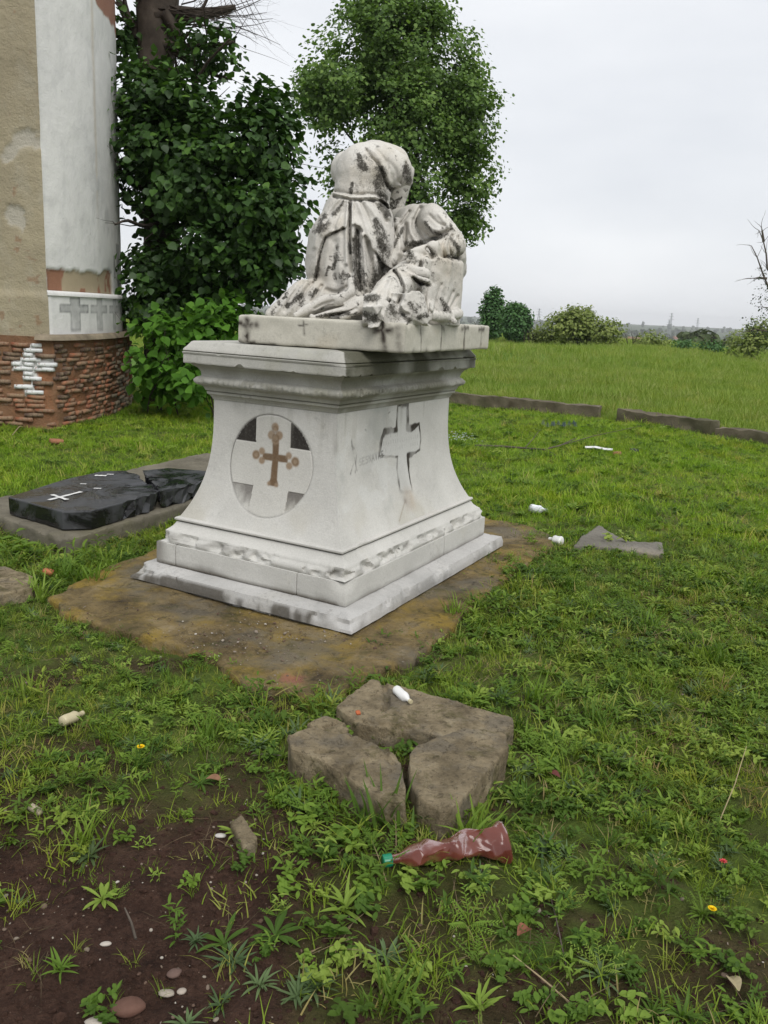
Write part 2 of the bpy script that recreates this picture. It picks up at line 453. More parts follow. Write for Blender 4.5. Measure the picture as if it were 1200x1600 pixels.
def leaf_material(name, ramp_, rough=.55, trans=.3, per='inst', spec=.12):
    N = Nodes(name)
    if per == 'inst': fac = N.n('ShaderNodeObjectInfo').outputs['Random']
    else:
        a = N.n('ShaderNodeAttribute', attribute_name='paint'); fac = a.outputs['Fac']
    col = N.ramp(fac, ramp_)
    col = N.mix(.35, col, N.ramp(N.noise(25, 3, .6, N.coord()), [(.3, (.5, .5, .5)), (.7, (1, 1, 1))]), 'MULTIPLY')
    if per == 'inst':   # broad patches of fresher and drier growth over the ground
        pos = N.n('ShaderNodeNewGeometry').outputs['Position']
        col = N.mix(N.math('MULTIPLY', N.band(N.noise(1.15, 4, .6, pos), .50, .70), .55), col, N.mix(1.0, col, (1.45, 1.08, .9), 'MULTIPLY'))
        col = N.mix(N.math('MULTIPLY', N.band(N.noise(.55, 3, .6, pos), .52, .68), .5), col, N.mix(1.0, col, (.72, .80, .9), 'MULTIPLY'))
    p = N.bsdf(col, rough, Specular_IOR_Level=spec)
    lum = N.mix(1.0, col, (1.3, 1.45, .6), 'MULTIPLY')
    t = N.n('ShaderNodeBsdfTranslucent', {'Color': lum})
    return N.done(N.n('ShaderNodeMixShader', {0: trans, 1: p, 2: t.outputs[0]}).outputs[0])
# ------------------------------------------------------------------ ground
def grow(start, step, end, g=1.06):
    o = []; x = start
    while x < end: o.append(x); step *= g; x += step
    o.append(end); return o
def ground_h(x, y):
    x = np.asarray(x, float); y = np.asarray(y, float); p = P3(x, y)
    h = -0.035 + 0.03 * vnoise(p, .45, 3) + 0.010 * vnoise(p, 2.7, 5)
    near = 1 - sstep(4.5, 9, np.hypot(x, y))
    h = h + near * (0.018 * vnoise(p, 8.0, 6) + 0.011 * vnoise(p, 21.0, 8))
    h = h - 0.02 * (1 - sstep(1.6, 2.6, y)) * (1 - sstep(-.4, .4, x))
    drop = sstep(78, 230, y + 8 * vnoise(p, .03, 2))
    far = sstep(800, 3600, y)
    h = h + drop * -16 + far * (19 + 7 * vnoise(p, .0012, 4) + 3 * vnoise(p, .004, 9))
    h = h + 0.25 * sstep(18, 40, y) * vnoise(p, .12, 11) * (1 - drop)
    return h
gx = np.array(sorted(set([-v for v in grow(2.6, .03, 3600)] + list(np.arange(-2.575, 2.6, .026)) + grow(2.6, .03, 3600))))
gy = np.array([-40, -20, -10, -5, -2, -.5, .4] + list(np.arange(.9, 5.4, .026)) + grow(5.4, .03, 4600, 1.045))
GX, GY = np.meshgrid(gx, gy); nx, ny = len(gx), len(gy)
GV = np.stack([GX.ravel(), GY.ravel(), ground_h(GX.ravel(), GY.ravel())], 1)
ii, jj = np.meshgrid(np.arange(nx - 1), np.arange(ny - 1)); b0 = (jj * nx + ii).ravel()
GF = np.stack([b0, b0 + 1, b0 + 1 + nx, b0 + nx], 1)
def bare(x, y):
    """1 where the brown soil lies open (the trodden foreground corner and scattered spots)"""
    p = P3(x, y)
    b = (1 - sstep(2.05, 2.95, y + .22 * vnoise(p, 2.2, 21) + .45 * sstep(-.5, .8, x))) * (1 - sstep(-.30, .30, x + .25 * vnoise(p, 2.6, 22)))
    b2 = (1 - sstep(1.75, 2.05, y + .2 * vnoise(p, 3.1, 23))) * .75
    spots = sstep(.22, .5, vnoise(p, 1.9, 24)) * (1 - sstep(2.6, 4.4, y)) * .75
    mix_ = sstep(-.15, .35, fbm(p, 4.2, 25, 3)) * (1 - sstep(3.3, 4.3, y)) * (1 - sstep(-.05, .7, x)) * .8
    spots = np.maximum(spots, mix_)
    small = sstep(.12, .4, fbm(p, 6.0, 26, 3)) * (1 - sstep(2.3, 3.2, y)) * .7
    spots = np.maximum(spots, small)
    st = np.exp(-(((x - .12) / .22) ** 2 + ((y - 2.72) / .28) ** 2)) * .8
    return np.clip(np.maximum(np.maximum(np.maximum(b, b2), spots), st), 0, 1)
gb = np.zeros((len(GV), 4)); gb[:, 3] = 1
gb[:, 0] = bare(GV[:, 0], GV[:, 1]); gb[:, 1] = gb[:, 0]; gb[:, 2] = gb[:, 0]
def ground_material():
    N = Nodes('soil and turf'); v = N.coord()
    soil = N.ramp(N.noise(12, 10, .78, v), [(.30, (.024, .0125, .009)), (.47, (.064, .034, .0235)), (.60, (.100, .055, .038)), (.78, (.165, .098, .068))])
    soil = N.mix(N.math('MULTIPLY', N.band(N.noise(38, 7, .75, v, .4), .54, .64), .55), soil, (.022, .012, .009))
    soil = N.mix(N.math('MULTIPLY', N.band(N.noise(95, 5, .7, v), .60, .68), .7), soil, (.15, .105, .075))
    turf = N.ramp(N.noise(2.3, 7, .7, v), [(.30, (.060, .050, .022)), (.5, (.100, .145, .026)), (.72, (.155, .225, .040))])
    a = N.n('ShaderNodeAttribute', attribute_name='paint').outputs['Fac']
    near = N.mix(a, turf, soil)
    sep = N.n('ShaderNodeSeparateXYZ', {0: v}).outputs[1]
    field = N.ramp(N.noise(.35, 8, .7, v), [(.3, (.085, .175, .026)), (.55, (.12, .225, .036)), (.75, (.18, .25, .06))])
    col = N.mix(N.band(sep, 13.5, 17.5), near, field)
    valley = N.ramp(N.noise(.012, 8, .7, v), [(.3, (.025, .045, .02)), (.5, (.05, .075, .03)), (.7, (.12, .12, .065))])
    col = N.mix(N.band(sep, 80, 230), col, valley)
    h = N.math('ADD', N.noise(34, 8, .7, v), N.math('MULTIPLY', N.noise(130, 4, .6, v), .4))
    return N.done(N.bsdf(col, .92, N.bump(h, 1.0, .045)))
ground = add_mesh('ground', GV, GF, ground_material(), smooth=True, paint=gb)
tag(ground, kind='structure')

# ------------------------------------------------------------------ the worn concrete pad round the monument
PAD = [(-1.83, 4.27), (-1.63, 4.05), (-1.23, 3.85), (-.98, 3.72), (-.76, 3.55), (-.52, 3.33), (-.26, 3.21), (-.12, 3.40), (.16, 3.66),
       (.37, 4.16), (.60, 4.62), (.79, 5.06), (1.07, 5.51), (1.28, 5.91), (1.32, 6.17), (1.16, 6.40), (.88, 6.62), (.2, 6.95), (-.6, 6.8), (-1.3, 5.7), (-1.64, 4.93)]
fd = Field((-2.0, 3.0, -.13), (1.5, 7.15, .06), .014)
pj0 = [(x + .035 * vnoise(P3([x * 7.], [y * 7.]))[0], y + .035 * vnoise(P3([x * 7.], [y * 7.], 3.))[0]) for x, y in PAD]
pj = []
for (x0, y0), (x1, y1) in zip(pj0, pj0[1:] + pj0[:1]):      # crumbled outline
    m = max(2, int(math.hypot(x1 - x0, y1 - y0) / .05)); px_, py_ = np.linspace(x0, x1, m, endpoint=False), np.linspace(y0, y1, m, endpoint=False)
    q_ = P3(px_, py_); pj += list(zip(px_ + .05 * fbm(q_, 6, 3, 3), py_ + .05 * fbm(q_, 6, 8, 3)))
fd.prism(pj, -.11, 0.0, .01, .012)
for cr in ([(75, 955), (130, 948), (165, 957), (215, 945), (280, 940), (330, 952)], [(115, 918), (150, 910), (180, 893)], [(330, 1000), (380, 985), (430, 1000)],
           [(350, 960), (420, 985), (470, 1002)], [(715, 920), (740, 912), (790, 902)], [(560, 1015), (600, 1005), (640, 1010)]):
    fd.chain([(*on_ground(*c)[:2], .004, .016) for c in cr], .006, cut=True)
fd.noise(.020, 5.0, 3, 5)
V, F = fd.mesh()
pc = np.zeros((len(V), 4)); sp = on_ground(457, 1062); d = np.hypot(V[:, 0] - sp[0], V[:, 1] - sp[1])
pc[:, :3] = (.42, .13, .12); pc[:, 3] = .5 * (1 - sstep(.015, .075, d + .03 * vnoise(V, 30, 2)))
pad = add_mesh('pavement', V, F, M['pad'], smooth=True, paint=pc); tag(pad, kind='structure')

# ------------------------------------------------------------------ the pedestal
YAW = R(61.59); PC = np.array([-.3022, 5.1843, 0.0]); BD = -.284
E1 = np.array([math.cos(YAW), math.sin(YAW), 0]); E2 = np.array([-math.sin(YAW), math.cos(YAW), 0])
def to_local(V): d = np.asarray(V) - PC; return np.stack([d @ E1, d @ E2, d[:, 2]], 1)
pedestal = empty('pedestal', tuple(PC), YAW)
tag(pedestal, 'white stone monument pedestal with concave sides, painted circle and crosses', 'pedestal')
def ring(profile, step=.014, disp=None, close_top=False):
    """rectangular moulding: rows of (half length, z); returns V, F and per-vertex (side, along, row)"""
    a0 = max(p[0] for p in profile); b0 = a0 + BD
    per = []
    for side, (L_, W_) in enumerate(((b0, a0), (a0, b0), (b0, a0), (a0, b0))):
        m = max(4, int(2 * L_ / step))
        for k in range(m): per.append((side, -1 + 2 * k / m))
    n = len(per); sd = np.array([p[0] for p in per]); t = np.array([p[1] for p in per])
    V = []; info = []
    for j, (a, z) in enumerate(profile):
        b = a + BD
        x = np.where(sd == 0, -a, np.where(sd == 1, t * a, np.where(sd == 2, a, -t * a)))
        y = np.where(sd == 0, -t * b, np.where(sd == 1, -b, np.where(sd == 2, t * b, b)))
        V.append(np.stack([x, y, np.full(n, z)], 1)); info.append(np.stack([sd, t * np.where(sd % 2 == 0, b, a), np.full(n, j)], 1))
    V = np.concatenate(V); info = np.concatenate(info)
    if disp is not None: V = disp(V, info)
    F = []
    for j in range(len(profile) - 1):
        k = np.arange(n); k2 = (k + 1) % n
        F.append(np.stack([j * n + k, j * n + k2, (j + 1) * n + k2, (j + 1) * n + k], 1))
    return V, np.concatenate(F), info
def inward(V, amt):
    """push outline points towards the core"""
    o = V.copy(); r = np.abs(V[:, :2]).max(1)
    o[:, 0] -= np.sign(V[:, 0]) * amt * (np.abs(V[:, 0]) > .3); o[:, 1] -= np.sign(V[:, 1]) * amt * (np.abs(V[:, 1]) > .2)
    return o
def flat_top(V, F, n_per, rows): pass
def finish(name, V, F, mat_, paint, ang=32):
    o = add_mesh(name, V, F, mat_, pedestal, smooth=True, paint=paint)
    try: o.data.set_sharp_from_angle(angle=R(ang))
    except Exception: pass
    return o
def dens(profile, h=.012):
    out = []
    for (a, z), (a2, z2) in zip(profile[:-1], profile[1:]):
        m = max(1, int(math.hypot(a2 - a, z2 - z) / h))
        out += [(a + (a2 - a) * k / m, z + (z2 - z) * k / m) for k in range(m)]
    return out + [profile[-1]]
# base slab, chipped along its upper edge
def d_base(V, I):
    edge = np.exp(-((V[:, 2] - .082) / .03) ** 2) * (np.abs(V[:, 0]) > .9) + np.exp(-((V[:, 2] - .082) / .03) ** 2) * (np.abs(V[:, 1]) > .6)
    edge = np.clip(edge, 0, 1); out = np.maximum(np.abs(V[:, 0]) - .94, np.abs(V[:, 1]) - .656)
    w = np.clip(out / .08, 0, 1) * edge
    ch = np.clip(fbm(V, 9, 4, 4) * .09 - .004, 0, .05)
    corner = np.exp(-(((V[:, 0] + 1.03) / .07) ** 2 + ((V[:, 1] + .745) / .07) ** 2)) * .022 + np.exp(-(((V[:, 0] + 1.03) / .06) ** 2 + ((V[:, 1] - .74) / .09) ** 2)) * .035
    o = inward(V, (ch + corner) * w)
    o[:, 2] -= (ch * .5 + corner * .5) * w; o[:, 2] += .003 * fbm(V, 12, 8, 3)
    return o
V, F, I = ring(dens([(1.012, -.05), (1.014, .009), (1.040, .013), (1.040, .045), (1.030, .082), (.99, .088), (.93, .099), (.80, .103)], .014), .012, d_base)
pt = np.zeros((len(V), 4)); pt[:, :3] = (.07, .06, .045)
side = (np.abs(V[:, 0]) > 1.0) | (np.abs(V[:, 1]) > .72)
streak = fbm(np.stack([V[:, 0] * 1, V[:, 1] * 1, V[:, 2] * .25], 1), 9, 3, 4)
left = (I[:, 0] == 0)
pt[:, 3] = np.where(side & (V[:, 2] < .078), np.clip(sstep(-.05, .25, streak + .35 * (V[:, 1] > .1) - np.where(V[:, 2] > .05, .15, 0)) * np.where(left, .85, .28), 0, 1), 0)
finish('base_slab', V, F, M['base'], pt)
# plinth course of single blocks
def rbox(dx, dy, dz, step=.03, r=.006, amp=.002, seed=1):
    h = np.array([dx, dy, dz]) / 2; V = []; F = []; idx = {}
    n = [max(2, int(round(2 * q / step))) for q in h]
    def vid(i, j, k):
        if (i, j, k) not in idx:
            idx[(i, j, k)] = len(V); V.append((-h[0] + 2 * h[0] * i / n[0], -h[1] + 2 * h[1] * j / n[1], -h[2] + 2 * h[2] * k / n[2]))
        return idx[(i, j, k)]
    for j in range(n[1]):
        for k in range(n[2]):
            for i, fl in ((0, 0), (n[0], 1)):
                q = [vid(i, j, k), vid(i, j, k + 1), vid(i, j + 1, k + 1), vid(i, j + 1, k)]; F.append(q[::-1] if fl else q)
    for i in range(n[0]):
        for k in range(n[2]):
            for j, fl in ((0, 1), (n[1], 0)):
                q = [vid(i, j, k), vid(i, j, k + 1), vid(i + 1, j, k + 1), vid(i + 1, j, k)]; F.append(q[::-1] if fl else q)
    for i in range(n[0]):
        for j in range(n[1]):
            for k, fl in ((0, 0), (n[2], 1)):
                q = [vid(i, j, k), vid(i, j + 1, k), vid(i + 1, j + 1, k), vid(i + 1, j, k)]; F.append(q[::-1] if fl else q)
    V = np.array(V); inn = np.clip(V, -(h - r), h - r); d = V - inn; ln = np.linalg.norm(d, axis=1, keepdims=True)
    V = np.where(ln > 1e-9, inn + d / np.maximum(ln, 1e-9) * np.minimum(ln, r), V)
    V += amp * np.stack([fbm(V, 8, seed + q, 3) for q in range(3)], 1)
    return V, np.array(F)
for bi, (x0, x1, y0, y1) in enumerate([(-.933, .264, -.649, -.345), (.266, .933, -.649, -.301), (-.933, -.60, -.343, .501), (-.933, -.302, .503, .649),
                                       (-.298, .933, .302, .649), (.50, .933, -.299, .299)]):
    V, F = rbox(x1 - x0, y1 - y0, .128, .028, .005, .0025, bi * 5 + 3)
    V = V + np.array([(x0 + x1) / 2, (y0 + y1) / 2, .1655])
    if bi == 0:   # broken upper corner nearest the viewer
        q = np.exp(-(((V[:, 0] + .933) / .07) ** 2 + ((V[:, 1] + .649) / .07) ** 2 + ((V[:, 2] - .23) / .05) ** 2)); V[:, 0] += .03 * q; V[:, 1] += .03 * q; V[:, 2] -= .012 * q
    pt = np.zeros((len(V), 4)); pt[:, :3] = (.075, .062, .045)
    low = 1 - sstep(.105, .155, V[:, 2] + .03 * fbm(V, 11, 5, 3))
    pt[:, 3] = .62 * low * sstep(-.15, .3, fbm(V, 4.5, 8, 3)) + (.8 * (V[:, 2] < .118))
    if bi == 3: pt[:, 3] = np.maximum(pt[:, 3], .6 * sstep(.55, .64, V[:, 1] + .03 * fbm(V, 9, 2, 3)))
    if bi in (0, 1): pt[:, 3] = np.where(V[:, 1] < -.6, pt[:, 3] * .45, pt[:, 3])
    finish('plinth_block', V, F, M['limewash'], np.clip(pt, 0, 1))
# base moulding with a broken roll
def d_mould(V, I):
    w = np.exp(-((V[:, 2] - .262) / .022) ** 2); ch = np.clip(fbm(V, 13, 14, 4) * .075 + .012, 0, .045)
    o = inward(V, ch * w); w2 = np.exp(-((V[:, 2] - .362) / .009) ** 2)
    o = inward(o, np.clip(fbm(V, 8, 31, 3) * .06 - .016, 0, .02) * w2)
    o[:, 2] -= .35 * ch * w
    return o
prof = dens([(.90, .2295), (.921, .231), (.927, .245), (.923, .262), (.909, .276), (.9035, .282)], .007) + dens([(.903, .284), (.898, .295), (.880, .307), (.864, .321), (.855, .335), (.850, .345), (.838, .3475)], .009) + \
    dens([(.838, .3505), (.852, .352), (.859, .358), (.859, .366), (.852, .372), (.836, .3745), (.78, .376)], .005)
V, F, I = ring(prof, .010, d_mould)
pt = np.zeros((len(V), 4)); pt[:, :3] = (.10, .09, .075); pt[:, 3] = .55 * np.exp(-((V[:, 2] - .268) / .014) ** 2) * sstep(-.1, .3, fbm(V, 9, 6, 4)) + .75 * np.exp(-((V[:, 2] - .349) / .003) ** 2)
finish('base_moulding', V, F, M['limewash'], np.clip(pt, 0, 1), 40)
# die: concave flaring body; painted circle with cross on one face, scratched cross on the other
DZ0, DZ1 = .3745, 1.0575
NZ = 140
prof = [(.70 + .137 * (1 - (k / NZ)) ** 3, DZ0 + (DZ1 - DZ0) * k / NZ) for k in range(NZ + 1)]
def die_paint(V, I):
    n = len(V); col = np.zeros((n, 4)); cut = np.zeros(n)
    z = V[:, 2]; wob = .006 * fbm(V, 14, 3, 3)
    def lay(mask, c, alpha):
        a = np.clip(mask * alpha, 0, 1); c = np.array(c); k = a[:, None]
        tot = col[:, 3:4] * (1 - k) + k
        col[:, :3] = np.where(tot > 1e-6, (col[:, :3] * col[:, 3:4] * (1 - k) + c * k) / np.maximum(tot, 1e-6), col[:, :3]); col[:, 3:4] = tot
    s = V[:, 1]; L_ = I[:, 0] == 0                     # face with the circle
    r = np.hypot(s, z - .729); dark = (.020, .016, .013)
    lay(L_ * (1 - sstep(.268, .285, r)), (.50, .485, .44), .45)
    for (u0, u1, z0, z1, al) in ((.112, .4, .846, 1.2, .97), (-.4, -.122, .842, 1.2, .97), (.10, .4, .2, .608, .75), (-.4, -.139, .2, .606, .85)):
        q = (s > u0) & (s < u1) & (z > z0) & (z < z1) & (r < .278) & L_
        fade = 1.0 if z0 > .8 else np.clip(1 - (.605 - z) / .13 + .75 * fbm(np.stack([V[:, 0], s * 2.2, z], 1), 13, 9, 4), 0, 1)
        lay(q.astype(float), dark if z0 > .8 else (.10, .088, .078), al * fade * np.ones(n)); cut[q] = .004
    lay(L_ * np.exp(-((r - .281) / .0032) ** 2) * (.35 + .65 * sstep(-.2, .3, s + (z - .7) + .2 * fbm(V, 3, 2, 2))), (.06, .055, .05), .85)
    cut = np.maximum(cut, L_ * .004 * np.exp(-((r - .281) / .004) ** 2))
    brown = (.13, .080, .043); tan = (.25, .165, .09)   # rusty print of a lost trefoil cross
    s2 = s + wob * .5; z2 = z + wob * .5
    st = np.clip((.85 - z2) / .22, 0, 1)
    bar = 1 - sstep(-.004, .006, np.maximum(np.abs(s2 + .026 + .008 * st) - (.020 + .012 * sstep(.85, 1, st)), np.maximum(.622 - z2, z2 - .90)))
    arm = 1 - sstep(-.004, .006, np.maximum(np.abs(z2 - .776) - .018, np.abs(s2 + .027) - .085))
    lob = np.zeros(n)
    for (a, b, rd) in ((-.017, .945, .026), (.006, .898, .027), (-.046, .900, .027), (-.022, .872, .027), (.104, .777, .028), (.066, .802, .022), (.062, .750, .022),
                       (-.162, .770, .028), (-.118, .797, .021), (-.126, .742, .022), (-.004, .632, .013), (-.055, .630, .014)):
        d = np.hypot(s2 - a, z2 - b); lob = np.maximum(lob, 1 - sstep(rd - .008, rd + .006, d))
    lay(L_ * np.maximum(lob, np.maximum(arm, bar)), tan, .85)
    inner = np.zeros(n)
    for (a, b, rd) in ((-.017, .932, .016), (.104, .777, .017), (-.162, .770, .017), (-.022, .885, .02)):
        inner = np.maximum(inner, np.exp(-((np.hypot(s2 - a, z2 - b) - rd) / .006) ** 2))
    lay(L_ * inner, brown, .5); lay(L_ * np.maximum(arm, bar) * (1 - .7 * lob), brown, .85)
    lay(L_ * sstep(-.56, -.40, -s) * 0, brown, 0)
    # other face: cross outline smeared with soot, pale inside
    u = V[:, 0]; R_ = I[:, 0] == 1
    lay(R_ * sstep(.05, .35, fbm(V, 4.2, 41, 4)) * (1 - sstep(-.15, .1, u)), (.36, .372, .352), .55)
    lay(R_ * sstep(.1, .3, fbm(V, 9, 45, 4)) * (1 - sstep(-.1, .25, u)), (.60, .605, .585), .4)
    cross = [(-.030, 1.055), (.100, 1.055), (.112, .905), (.165, .895), (.272, .92), (.297, .82), (.275, .755), (.225, .742), (.108, .738), (.105, .62), (.10, .52), (-.055, .54),
             (-.04, .65), (-.022, .745), (-.245, .775), (-.222, .845), (-.185, .912), (-.03, .912)]
    dp = poly_sdf(u + .008 * fbm(V, 18, 6, 3), z + .006 * fbm(V, 20, 7, 3), cross)
    lay(R_ * (1 - sstep(-.012, -.002, dp)), (.55, .55, .53), .6)
    wd = .009 + .014 * sstep(-.1, .4, fbm(V, 7, 12, 3)) + .012 * np.exp(-((u + .22) / .05) ** 2 - ((z - .85) / .06) ** 2) + .016 * np.exp(-((u - .19) / .06) ** 2 - ((z - .905) / .03) ** 2)
    low = sstep(.50, .60, z)
    lay(R_ * (1 - sstep(.55, 1.15, np.abs(dp) / wd)) * (.45 + .55 * sstep(-.35, .15, fbm(V, 11, 15, 3))) * low * np.where((z < .77) & (u < -.05), .35, 1), (.036, .030, .023), 1.0)
    lay(R_ * np.exp(-((u - .035) / .03) ** 2 - ((z - 1.045) / .012) ** 2), (.06, .05, .04), .7)
    rust = np.exp(-((u - .03 - .08 * (z - .5)) / (.05 + .10 * np.clip(.56 - z, 0, 1))) ** 2) * (1 - sstep(.50, .585, z)) * sstep(.39, .47, z)
    lay(R_ * rust * (.55 + .45 * fbm(np.stack([V[:, 0] * 3, V[:, 1], z * .5], 1), 16, 3, 3)), (.36, .22, .11), .95)
    lay(R_ * np.exp(-((u + .02) / .02) ** 2 - ((z - .483) / .016) ** 2), (.11, .07, .04), .75)
    lay(R_ * np.exp(-((u + .02 + (.483 - z) * 1.7) / .010) ** 2) * ((z < .48) & (z > .39)), (.20, .15, .10), .5)
    for k in range(16):   # faint rows of rubbed lettering in the arms of the cross
        for row, zz in enumerate((.885, .842, .80)):
            uu = -.19 + k * .029 + .004 * (row % 2)
            if .0 < uu < .085 and row == 0: continue
            lay(R_ * np.exp(-((u - uu) / .0035) ** 2) * (np.abs(z - zz) < .013) * sstep(-.2, .3, fbm(V, 30, 60 + row, 2)), (.24, .235, .22), .5)
    for (ax, az, bx, bz, w_) in ((-.56, .93, -.53, .83, .008), (-.545, .87, -.50, .84, .006), (-.52, .80, -.50, .73, .006), (-.49, .84, -.52, .72, .005), (-.53, .77, -.57, .72, .006), (-.41, .95, -.37, .93, .005), (-.20, 1.0, -.06, 1.04, .004)):
        d = line_dist(u, z, [(ax, az), (bx, bz)]); lay(R_ * np.exp(-(d / w_) ** 2) * sstep(-.3, .2, fbm(V, 24, 71, 2)), (.10, .095, .085), .75)
    G = {'S': [[(1, 1), (.1, .95), (.1, .55), (.9, .5), (.9, .05), (0, 0)]], 'E': [[(1, 1), (0, 1), (0, 0), (1, 0)], [(0, .5), (.8, .5)]], 'N': [[(0, 0), (0, 1), (1, 0), (1, 1)]],
         'A': [[(0, 0), (.5, 1), (1, 0)], [(.2, .35), (.8, .35)]], 'V': [[(0, 1), (.5, 0), (1, 1)]]}
    for k, c in enumerate('SESNAVAS'):
        ox = -.468 + k * .0355; oz = .752 + .002 * k
        for st_ in G[c]:
            d = line_dist(u, z, [(ox + p * .023, oz + q * .036) for p, q in st_]); lay(R_ * np.exp(-(d / .0042) ** 2), (.07, .065, .06), .4 + .06 * k)
    # rain streaks below the cornice and splash stains at the foot
    sx_ = np.stack([V[:, 0] * 1.0, V[:, 1] * 1.0, z * .09], 1)
    lay(sstep(.05, .4, fbm(sx_, 17, 81, 4)) * sstep(.72, 1.04, z + .12 * fbm(sx_, 9, 83, 2)), (.30, .29, .25), .42)
    lay(sstep(.0, .4, fbm(V, 3.6, 85, 4)) * (1 - sstep(.40, .62, z)), (.40, .37, .29), .38)
    lay(sstep(.25, .5, fbm(V, 2.4, 87, 5)), (.40, .395, .37), .4)
    # grime along the near arris
    e = np.exp(-((V[:, 0] + .70) ** 2 + (V[:, 1] + .416) ** 2) / .00025)
    lay(e * (z > .62) * sstep(-.1, .4, fbm(V, 8, 5, 3)), (.33, .32, .29), .6)
    return col, cut
def d_die(V, I):
    global die_col
    die_col, cut = die_paint(V, I)
    V = inward(V, cut); V[:, :2] += .0015 * np.stack([fbm(V, 6, 1, 3), fbm(V, 6, 2, 3)], 1)
    return V
V, F, I = ring(prof, .005, d_die)
finish('die', V, F, M['limewash'], die_col, 40)
# cornice mouldings with worn egg ornament
def d_corn(V, I):
    w = np.exp(-((V[:, 2] - 1.163) / .024) ** 2)
    per = I[:, 1]
    orn = np.abs(np.sin(per * math.pi / .036)) ** .7 * .010 + .010 * fbm(V, 28, 12, 3)
    o = inward(V, -orn * w * np.where(I[:, 0] == 1, 1.0, .7) + np.clip(fbm(V, 10, 52, 4) * .05 - .008, 0, .02) * w)
    return o
prof = dens([(.69, 1.0575), (.704, 1.059), (.708, 1.07), (.716, 1.082), (.727, 1.090), (.729, 1.104)], .006) + dens([(.722, 1.107), (.733, 1.109), (.738, 1.120), (.742, 1.130)], .006) + \
    dens([(.748, 1.134), (.764, 1.142), (.772, 1.155), (.772, 1.170), (.764, 1.183), (.750, 1.190)], .006) + dens([(.748, 1.194), (.752, 1.215), (.765, 1.235), (.785, 1.248), (.79, 1.254)], .01)
V, F, I = ring(prof, .007, d_corn)
pt = np.zeros((len(V), 4)); pt[:, :3] = (.16, .155, .11)
pt[:, 3] = np.where(I[:, 0] == 1, .70, .30) * sstep(-.35, .2, fbm(V, 3.5, 9, 4)) + .5 * np.exp(-((V[:, 2] - 1.1055) / .003) ** 2)
pt[:, 3] = np.maximum(pt[:, 3], .55 * np.exp(-((V[:, 2] - 1.165) / .03) ** 2) * sstep(.0, .35, fbm(V, 22, 19, 3)))
finish('cornice_moulding', V, F, M['cornice'], np.clip(pt, 0, 1), 40)
def d_shelf(V, I):
    w = np.exp(-((V[:, 2] - 1.258) / .012) ** 2) * (np.maximum(np.abs(V[:, 0]) - .80, np.abs(V[:, 1]) - .516) > 0)
    ch = np.clip(fbm(V, 14, 77, 3) * .06 - .008, 0, .022); o = V.copy(); o[:, 2] += ch * w
    w2 = np.exp(-((V[:, 2] - 1.330) / .010) ** 2); o = inward(o, np.clip(fbm(V, 7, 78, 3) * .06 - .012, 0, .02) * w2)
    q = np.exp(-(((V[:, 0] + .82) / .05) ** 2 + ((V[:, 1] + .535) / .05) ** 2)) * sstep(1.30, 1.34, V[:, 2]); o = inward(o, .02 * q)
    return o
prof = dens([(.74, 1.2545), (.79, 1.255), (.817, 1.258), (.820, 1.262), (.819, 1.308), (.822, 1.311), (.824, 1.320), (.818, 1.3235)], .007) + \
    dens([(.812, 1.326), (.821, 1.329), (.819, 1.337), (.806, 1.352), (.794, 1.368), (.787, 1.378), (.778, 1.3815), (.70, 1.3825), (.60, 1.383), (.45, 1.383), (.30, 1.383), (.285, 1.383)], .011)
V, F, I = ring(prof, .010, d_shelf)
pt = np.zeros((len(V), 4)); pt[:, :3] = (.075, .074, .048)
rs = (I[:, 0] == 1)
pt[:, 3] = np.where(rs, .92 * sstep(-.55, .1, fbm(np.stack([V[:, 0], V[:, 1], V[:, 2] * .4], 1), 5, 33, 4) - .25 * sstep(-.2, .5, V[:, 0])), .15 * sstep(.1, .4, fbm(V, 5, 34, 4)))
pt[:, 3] += .8 * np.exp(-((V[:, 2] - 1.325) / .0025) ** 2)
finish('cornice_slab', V, F, M['cornice'], np.clip(pt, 0, 1), 40)
# ------------------------------------------------------------------ the sculpture: slab, kneeling figure, seated figure
def loc2w(x, y, z): return PC + x * E1 + y * E2 + np.array([0, 0, z])
statue = empty('sculpture', tuple(loc2w(0, -.22, 1.386)))
tag(statue, 'weathered marble sculpture of two headless robed figures on a thick slab', 'sculpture')
SN, SL, SF_, SR = (loc2w(-.60, -.735, 0)[:2], loc2w(-.755, .205, 0)[:2], loc2w(.64, .28, 0)[:2], loc2w(.755, -.645, 0)[:2])
slab_poly = [tuple(SN), tuple(SR), tuple(SF_), tuple(SL)]
Z0, Z1 = 1.3865, 1.537
lo = np.min(slab_poly, 0) - .05; hi = np.max(slab_poly, 0) + .05
fd = Field((*lo, Z0 - .03), (*hi, Z1 + .04), .008)
fd.prism(slab_poly, Z0, Z1, .01, .012)
def hitp(px, py, a, b):
    """point of the photo on the vertical plane through plan points a, b"""
    r = ray(px, py); n = np.array([-(b[1] - a[1]), b[0] - a[0], 0.]); t = (np.array([*a, CAM_H]) - np.array([0, 0, CAM_H])) @ n / (r @ n)
    return np.array([0, 0, CAM_H]) + t * r
